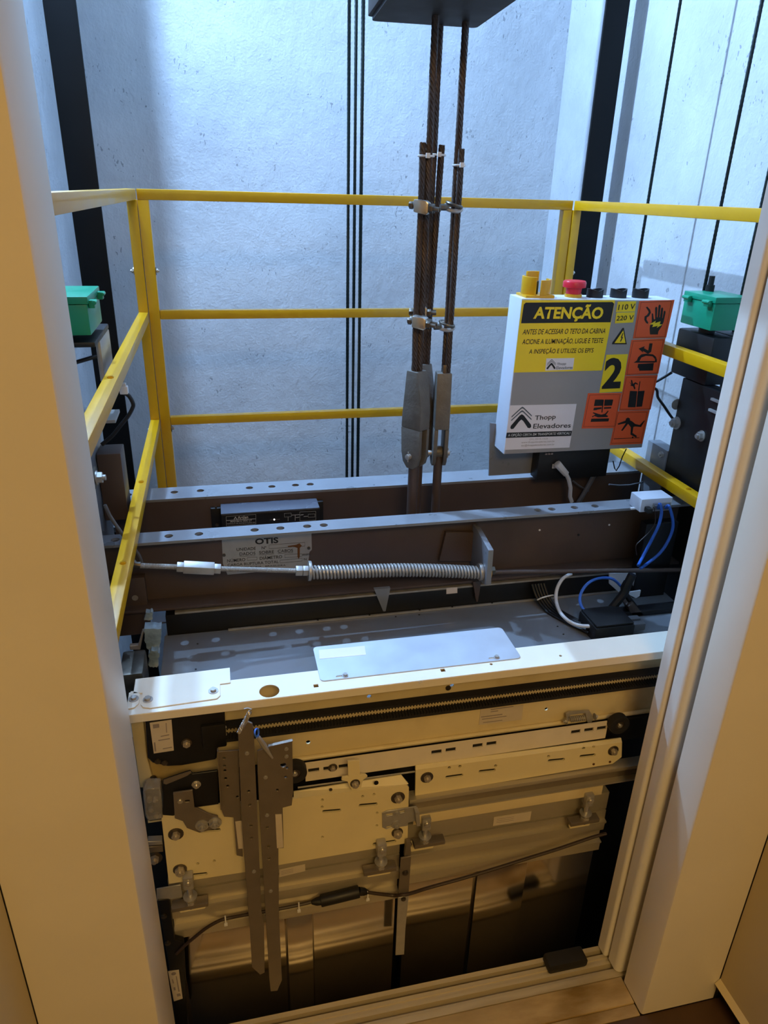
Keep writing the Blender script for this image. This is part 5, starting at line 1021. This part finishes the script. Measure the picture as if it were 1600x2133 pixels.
zL = [(0.1310, 0.9650, 0.3515)[2], (0.1308, 0.9650, 0.3236)[2], (0.1305, 0.9650, 0.2873)[2], (0.1302, 0.9650, 0.2569)[2], (0.1300, 0.9650, 0.2259)[2], (0.1298, 0.9650, 0.1986)[2]]
DL = door((-0.1530, 0.9650, 0.3251)[0], (0.2793, 0.9650, 0.2960)[0], 0.965, zL, 'front car door panel on the left with ribbed aluminium top edge', [((0.0528, 0.9700, 0.1286)[0], (0.1112, 0.9700, 0.1119)[0])])
zR = [(0.5003, 0.9900, 0.3650)[2], (0.5049, 0.9900, 0.3191)[2], (0.5076, 0.9900, 0.2929)[2], (0.5105, 0.9900, 0.2635)[2], (0.5138, 0.9900, 0.2307)[2], (0.5167, 0.9900, 0.2017)[2]]
DR = door((0.3021, 0.9900, 0.2747)[0], (0.7364, 0.9900, 0.3011)[0], 0.990, zR, 'rear car door panel on the right with ribbed aluminium top edge', [((0.4572, 0.9900, 0.0782)[0], (0.5777, 0.9900, 0.0460)[0])])
for prt, q, nm in ((DL, [(0.0459, 0.3139), (0.0956, 0.3185), (0.0951, 0.3363), (0.0466, 0.3332)], 0.968), (DR, [(0.4813, 0.3250), (0.5623, 0.3232), (0.5631, 0.3475), (0.4814, 0.3486)], 0.993)):
    lb = plate('paper_label', q, nm - 0.0006, nm + 0.0004, 'paper_label', prt)
    P = [Vector(p) for p in q]
    for f in (0.3, 0.5, 0.7):
        a = P[0].lerp(P[3], f); b = P[1].lerp(P[2], f); a = a.lerp(b, 0.08); b = a.lerp(b, 0.5)
        plate('printed_line', [tuple(a), tuple(b), (b.x, b.y + 0.0007), (a.x, a.y + 0.0007)], nm - 0.0008, nm - 0.0006, 'ink_faint', lb)
# fascia of the car behind the doors, black and widened to block shaft light
tag(bx('car_front_panel', (-0.262, 1.045, -1.7, 1.10, 1.085, 0.59), 'black_paint'), 'front panel of the lift car behind the doors, black and widened against stray light', 'car panel')

# ---- suspension studs of the doors
def adjuster(c, h, label, yw, flip=1):
    c = Vector(c); t = thing('suspension_stud', c - Vector((0, 0, h)), label, 'stud bolt', 'chrome suspension studs of the car doors')
    bx('clevis', (c.x - 0.009, c.y - 0.008, c.z - 0.030, c.x + 0.009, c.y + 0.010, c.z), 'galvanised', t, 0.003)
    screw(t, (c.x, c.y - 0.008, c.z - 0.012), 0.0065, 'chrome')
    MB().cyl((c.x, c.y, c.z - 0.031), (c.x, c.y, c.z - h), 0.0052, 14).build('stud', 'chrome', t, bev=0.0008)
    for k, zz in enumerate((c.z - h * 0.66, c.z - h * 0.76)):
        MB().tube([(c.x, c.y, zz - 0.0062), (c.x, c.y, zz)], 0.0098, 6).build('nut', 'chrome', t, bev=0.0008)
    MB().cyl((c.x, c.y, c.z - h * 0.66 + 0.0002), (c.x, c.y, c.z - h * 0.66 + 0.0022), 0.0125, 18).build('washer', 'galvanised', t)
    x0, x1 = (c.x - 0.034, c.x + 0.030) if flip > 0 else (c.x - 0.022, c.x + 0.040)
    bx('bracket', (x0, c.y - 0.008, c.z - h * 0.86 - 0.007, x1, c.y + 0.010, c.z - h * 0.86 + 0.002), 'vane_steel', t, 0.001)
    pl = [(c.x - 0.022, c.z - h * 0.86 - 0.036), (c.x - 0.026, c.z - h * 0.86 - 0.026), (c.x - 0.020, c.z - h * 0.86 - 0.018), (c.x - 0.024, c.z - h * 0.86 - 0.008), (c.x + 0.024, c.z - h * 0.86 - 0.008), (c.x + 0.020, c.z - h * 0.86 - 0.018), (c.x + 0.026, c.z - h * 0.86 - 0.026), (c.x + 0.022, c.z - h * 0.86 - 0.036)]
    plate('foot_plate', pl, c.y + 0.0115, c.y + 0.0145, 'hanger_paint', t, bev=0.0006)
adjuster((-0.1145, 0.9450, 0.3868), 0.084, 'chrome suspension stud at the lower left corner of the left hanger', 0.945)
adjuster((0.2369, 0.9450, 0.3877), 0.078, 'chrome suspension stud under the right corner of the left hanger', 0.945)
adjuster((0.3279, 0.9650, 0.4131), 0.078, 'chrome suspension stud just right of the left hanger', 0.965, -1)
adjuster((0.6695, 0.9650, 0.4043), 0.082, 'chrome suspension stud at the right end of the lower track', 0.965)
# small dark strap and pale strip hanging between the doors
t = thing('door_strap', (0.26, 0.94, 0.10), 'dark steel strap with a pale strip hanging below, between the car doors', 'strap')
plate('strap', [(0.2739, 0.3442), (0.2942, 0.3449), (0.2934, 0.2470), (0.2728, 0.2444)], 0.938, 0.9415, 'vane_steel', t, bev=0.0005)
MB().prism([(0.2846, 0.3798), (0.2926, 0.3816), (0.2947, 0.3448), (0.2820, 0.3441)], 0.9418, 0.950, 'y').build('strap_fold', 'vane_steel', t, bev=0.0005)
plate('pale_strip', [(0.2735, 0.2309), (0.2952, 0.2308), (0.2924, 0.1359), (0.2927, 0.0562), (0.2740, 0.0592), (0.2741, 0.1361)], 0.9425, 0.9455, 'galvanised', t, bev=0.0004)
screw(t, (0.2839, 0.9380, 0.3045), 0.006, 'dull_bolt'); screw(t, (0.2845, 0.9425, 0.2257), 0.005, 'dull_bolt')
# ---- coupler vanes
t = thing('coupler_vane', (0.0, Y_VANE, -0.12), 'long grey steel coupler vane on the left, cut off at a slant below', 'coupler vane', 'grey coupler vanes in front of the doors')
plate('blade', [(-0.0099, 0.7041), (0.0009, 0.7246), (0.0069, 0.7246), (0.0134, 0.7197), (0.0149, 0.7019), (0.0137, 0.6443), (0.0119, 0.4914), (0.0091, 0.2833), (0.0119, 0.2473), (0.0078, 0.1127), (-0.0012, 0.1089), (-0.0155, 0.1354), (-0.0141, 0.2545), (-0.0146, 0.2896), (-0.0146, 0.4971), (-0.0124, 0.6048)], Y_VANE, Y_VANE + 0.004, 'vane_steel', t, holes_at([(0.0006, 0.5797), (0.0007, 0.5488), (0.0007, 0.5013), (-0.0002, 0.4729), (0.0002, 0.3919)], 0.0026), bev=0.0005)
plate('side_plate', [(-0.0450, 0.6606), (-0.0110, 0.6581), (-0.0135, 0.5925), (-0.0172, 0.4161), (-0.0277, 0.4220), (-0.0277, 0.5127), (-0.0431, 0.5175), (-0.0476, 0.5375)], Y_VPLT, Y_VPLT + 0.003, 'vane_steel', t, holes_at([(-0.0354, 0.6458), (-0.0356, 0.6296), (-0.0356, 0.6192), (-0.0355, 0.6022), (-0.0332, 0.5851), (-0.0189, 0.5582)], 0.0026), bev=0.0004)
plate('side_flange', [(-0.0450, 0.6688), (-0.0428, 0.6690), (-0.0457, 0.5427), (-0.0478, 0.5425)], Y_VPLT - 0.008, Y_VPLT - 0.0002, 'vane_steel', t)
for p in [(0.0019, 0.9250, 0.6620), (0.0002, 0.9250, 0.3919)]: screw(t, p, 0.0036, 'galvanised')
plate('paper_label', [(-0.0237, 0.4384), (-0.0150, 0.4371), (-0.0133, 0.5033), (-0.0255, 0.5033)], Y_VPLT - 0.0008, Y_VPLT - 0.0002, 'paper_label', t)
MB().rope([(0.0103, 0.9210, 0.7472), (0.0019, 0.9210, 0.7294), (-0.0088, 0.9210, 0.7091)], 0.0042, 4, 0.008, 0.002, 5).build('return_spring', 'galvanised', t)
MB().tube([(0.0103, 0.9220, 0.7464), (0.0127, 0.9220, 0.7515), (0.0075, 0.9220, 0.7544), (0.0022, 0.9220, 0.7536)], 0.0014, 6).build('hook', 'galvanised', t)
t = thing('coupler_vane', (0.05, Y_VANE, -0.14), 'long grey steel coupler vane on the right, reaching lowest', 'coupler vane', 'grey coupler vanes in front of the doors')
plate('blade', [(0.0183, 0.6612), (0.0285, 0.6649), (0.0756, 0.6739), (0.0743, 0.5625), (0.0711, 0.5325), (0.0554, 0.5302), (0.0541, 0.4347), (0.0449, 0.4368), (0.0404, 0.2749), (0.0399, 0.0781), (0.0300, 0.0489), (0.0169, 0.0509), (0.0156, 0.0901), (0.0160, 0.2815), (0.0160, 0.5207), (0.0170, 0.6149)], Y_VANE + 0.001, Y_VANE + 0.005, 'vane_steel', t, holes_at([(0.0653, 0.6174), (0.0624, 0.5977), (0.0477, 0.5720), (0.0279, 0.4906), (0.0282, 0.4443), (0.0278, 0.4156)], 0.0028) + holes_at([(0.0593, 0.6245)], 0.0052), bev=0.0005)
plate('top_flange', [(0.0368, 0.6714), (0.0753, 0.6763), (0.0758, 0.6785), (0.0364, 0.6737)], Y_VANE - 0.005, Y_VANE + 0.0008, 'vane_steel', t)
for p in [(0.0295, 0.9260, 0.6045), (0.0654, 0.9260, 0.6593), (0.0650, 0.9260, 0.6433), (0.0284, 0.9260, 0.5200), (0.0277, 0.9260, 0.3338)]: screw(t, p, 0.0036, 'galvanised')
plate('paper_label', [(0.0425, 0.4383), (0.0536, 0.4378), (0.0532, 0.5168), (0.0424, 0.5185)], Y_VANE + 0.0002, Y_VANE + 0.0009, 'paper_label', t)
MB().tube([(0.0208, 0.9210, 0.6957), (0.0288, 0.9210, 0.6773), (0.0421, 0.9210, 0.6475)], [0.0035, 0.0048, 0.0018], 8).build('return_spring', 'galvanised', t)
MB().ring((0.0191, 0.9210, 0.7045), (1, -0.5, 0.3), 0.006, 0.0016).build('hook', 'cable_blue', t)

# ---- door motor and lock on the left
t = thing('door_motor', (-0.1, 0.975, 0.60), 'black door motor unit with a paper rating label under the header', 'door motor')
plate('housing', [(-0.1527, 0.7241), (-0.0295, 0.7256), (-0.0303, 0.6774), (-0.0460, 0.6420), (-0.0485, 0.6216), (-0.1057, 0.6185), (-0.1276, 0.6210), (-0.1504, 0.6326), (-0.1568, 0.6440)], 0.962, Y_BACK - 0.0005, 'black_plastic', t, bev=0.003)
lb = plate('paper_label', [(-0.1461, 0.6542), (-0.1146, 0.6550), (-0.1125, 0.7181), (-0.1461, 0.7171)], 0.9612, 0.9618, 'paper_label', t)
for q in ([(-0.1420, 0.7052), (-0.1324, 0.7058), (-0.1321, 0.7131), (-0.1418, 0.7130)], [(-0.1443, 0.6584), (-0.1417, 0.6585), (-0.1416, 0.6769), (-0.1438, 0.6767)], [(-0.1321, 0.6866), (-0.1187, 0.6878), (-0.1186, 0.6895), (-0.1320, 0.6883)], [(-0.1367, 0.6789), (-0.1186, 0.6798), (-0.1184, 0.6815), (-0.1366, 0.6806)], [(-0.1314, 0.6607), (-0.1168, 0.6617), (-0.1166, 0.6634), (-0.1312, 0.6624)], [(-0.1229, 0.6936), (-0.1216, 0.6937), (-0.1207, 0.7129), (-0.1219, 0.7128)]):
    plate('printed_mark', q, 0.9608, 0.9612, 'ink_faint', lb)
bolt(t, (-0.0932, 0.9620, 0.6677), 0.0065, 'dull_bolt', washer=1.3)
for p in [(-0.1418, 0.9620, 0.6369), (-0.1313, 0.9620, 0.6321)]: screw(t, p, 0.005, 'dull_bolt')
for p in [(-0.0308, 0.9610, 0.6904), (-0.0313, 0.9610, 0.6755)]: screw(t, p, 0.003, 'galvanised')
bx('pulley_cover', ((-0.0685, 0.9500, 0.7002)[0], 0.955, (-0.0551, 0.9550, 0.6536)[2], (-0.0295, 0.9500, 0.6938)[0], 0.9618, (-0.0518, 0.9550, 0.7010)[2]), 'black_plastic', t, 0.004)
t = thing('door_lock', (-0.1, 0.96, 0.50), 'black plastic door lock body below the motor', 'door lock')
plate('lock_body', [(-0.1361, 0.6057), (-0.0912, 0.6173), (-0.0884, 0.6102), (-0.0471, 0.6100), (-0.0510, 0.5352), (-0.0830, 0.5355), (-0.0910, 0.5355), (-0.1270, 0.5241), (-0.1434, 0.5291)], 0.950, 0.9545, 'black_plastic', t, bev=0.001)
plate('copper_strip', [(-0.1347, 0.6079), (-0.0903, 0.6190), (-0.0898, 0.6150), (-0.0973, 0.6098), (-0.1313, 0.5977), (-0.1354, 0.6006)], 0.948, 0.9498, 'vane_steel', t)
bolt(t, (-0.0840, 0.9500, 0.5876), 0.0055, 'chrome', washer=1.4)
t = thing('contact_block', (-0.155, 0.95, 0.46), 'clear plastic contact cover at the left edge of the hanger', 'contact block')
plate('clear_cover', [(-0.1685, 0.5925), (-0.1602, 0.5992), (-0.1410, 0.5961), (-0.1411, 0.5658), (-0.1432, 0.5275), (-0.1678, 0.5264), (-0.1706, 0.5411)], 0.944, 0.968, 'clear_plastic', t, bev=0.002)
for p in [(-0.1610, 0.9550, 0.5678), (-0.1512, 0.9550, 0.5659), (-0.1605, 0.9550, 0.5461), (-0.1535, 0.9550, 0.5322)]: MB().cyl((p[0], 0.950, p[2]), (p[0], 0.962, p[2]), 0.0045, 10).build('contact', 'chrome', t)
bx('backing', ((-0.1697, 0.9700, 0.5667)[0], 0.970, (-0.1744, 0.9700, 0.4997)[2], (-0.1423, 0.9700, 0.5613)[0], 0.985, (-0.1666, 0.9700, 0.5746)[2]), 'black_plastic', t)
t = thing('end_bracket', (-0.16, 0.96, 0.28), 'galvanised end bracket between the left frame and the hanger plate', 'bracket')
for q, m in (([(-0.1759, 0.4619), (-0.1522, 0.4582), (-0.1518, 0.4498), (-0.1758, 0.4526)], 'galvanised'), ([(-0.1757, 0.4491), (-0.1522, 0.4461), (-0.1524, 0.4321), (-0.1754, 0.4340)], 'vane_steel')): plate('fold', q, 0.962, 0.975, m, t, bev=0.0006)
bolt(t, (-0.1683, 0.9620, 0.4218), 0.008, 'dull_bolt')
plate('angle', [(-0.1710, 0.3555), (-0.1293, 0.3563), (-0.1282, 0.3268), (-0.1309, 0.3239), (-0.1735, 0.3259)], 0.952, 0.9545, 'galvanised', t, bev=0.0005)
t = thing('edge_strip', (-0.16, 0.95, -0.1), 'black vertical strip with two screws and a white rating label by the left frame', 'strip')
plate('strip', [(-0.1716, 0.3302), (-0.1525, 0.3268), (-0.1521, 0.2743), (-0.1520, 0.2169), (-0.1367, 0.2062), (-0.1498, -0.0346), (-0.1724, -0.0268), (-0.1690, 0.1495)], 0.950, 0.962, 'black_paint', t, bev=0.001)
for p in [(-0.1648, 0.9500, 0.2874), (-0.1648, 0.9500, 0.2143)]: screw(t, p, 0.0055, 'dull_bolt')
lb = plate('rating_label', [(-0.1688, 0.0450), (-0.1521, 0.0482), (-0.1519, 0.1337), (-0.1716, 0.1354)], 0.9490, 0.9498, 'paper_label', t)
plate('printed_mark', circ(*[(-0.1620, 0.1261)][0], 0.0045), 0.9487, 0.9490, 'ink_faint', lb)
for q in ([(-0.1589, 0.1172), (-0.1573, 0.1171), (-0.1557, 0.0713), (-0.1580, 0.0711)], [(-0.1667, 0.1108), (-0.1650, 0.1107), (-0.1639, 0.0987), (-0.1659, 0.0985)], [(-0.1662, 0.0860), (-0.1628, 0.0863), (-0.1624, 0.0780), (-0.1658, 0.0773)], [(-0.1614, 0.0572), (-0.1546, 0.0581), (-0.1556, 0.0658), (-0.1619, 0.0651)]):
    plate('printed_mark', q, 0.9487, 0.9490, 'ink_faint', lb)

# ---- sensor cable with in-line module across the doors
t = thing('sensor_cable', (0.3, 0.945, 0.2), 'brown sensor cable with black in-line module sagging across the car doors', 'cable')
MB().tube(sm([(-0.1523, 0.9480, 0.1819), (-0.1373, 0.9480, 0.1987), (-0.1181, 0.9480, 0.2163), (-0.0920, 0.9480, 0.2381), (-0.0693, 0.9480, 0.2504), (-0.0527, 0.9480, 0.2533)] + [(-0.0142, 0.9550, 0.2448), (0.0422, 0.9550, 0.2443), (0.0852, 0.9550, 0.2455), (0.1083, 0.9550, 0.2478)]), 0.0032, 8).build('cable', 'cable_brown', t)
MB().tube([(0.1213, 0.9500, 0.2522), (0.1968, 0.9500, 0.2590)], 0.0115, 14).build('module', 'black_plastic', t, bev=0.002)
MB().tube([(0.1041, 0.9500, 0.2529), (0.1133, 0.9500, 0.2520), (0.1221, 0.9500, 0.2528)], [0.004, 0.0075, 0.0085], 10).build('strain_relief', 'black_plastic', t)
MB().tube([(0.1960, 0.9500, 0.2592), (0.2064, 0.9500, 0.2557), (0.2146, 0.9500, 0.2521)], [0.0085, 0.0075, 0.004], 10).build('strain_relief', 'black_plastic', t)
MB().tube(sm([(0.2121, 0.9450, 0.2590), (0.2357, 0.9450, 0.2484), (0.2637, 0.9450, 0.2373)] + [(0.2773, 0.9340, 0.2489), (0.2940, 0.9340, 0.2481)] + [(0.3382, 0.9450, 0.2407), (0.4051, 0.9450, 0.2494), (0.4727, 0.9450, 0.2606), (0.5411, 0.9450, 0.2733), (0.6104, 0.9450, 0.2857), (0.6801, 0.9450, 0.3011), (0.7123, 0.9450, 0.3050)]), 0.0034, 8).build('cable', 'cable_brown', t)
for p in ((-0.0574, 0.9460, 0.2539), (0.0792, 0.9460, 0.2545), (0.2131, 0.9460, 0.2510)):
    b = MB(); b.box(p[0] - 0.0012, 0.9440, p[2] - 0.012, p[0] + 0.0012, 0.9465, p[2] + 0.010); b.box(p[0] - 0.003, 0.943, p[2] - 0.015, p[0] + 0.003, 0.947, p[2] - 0.0105)
    b.build('cable_tie', 'tie_white', t)
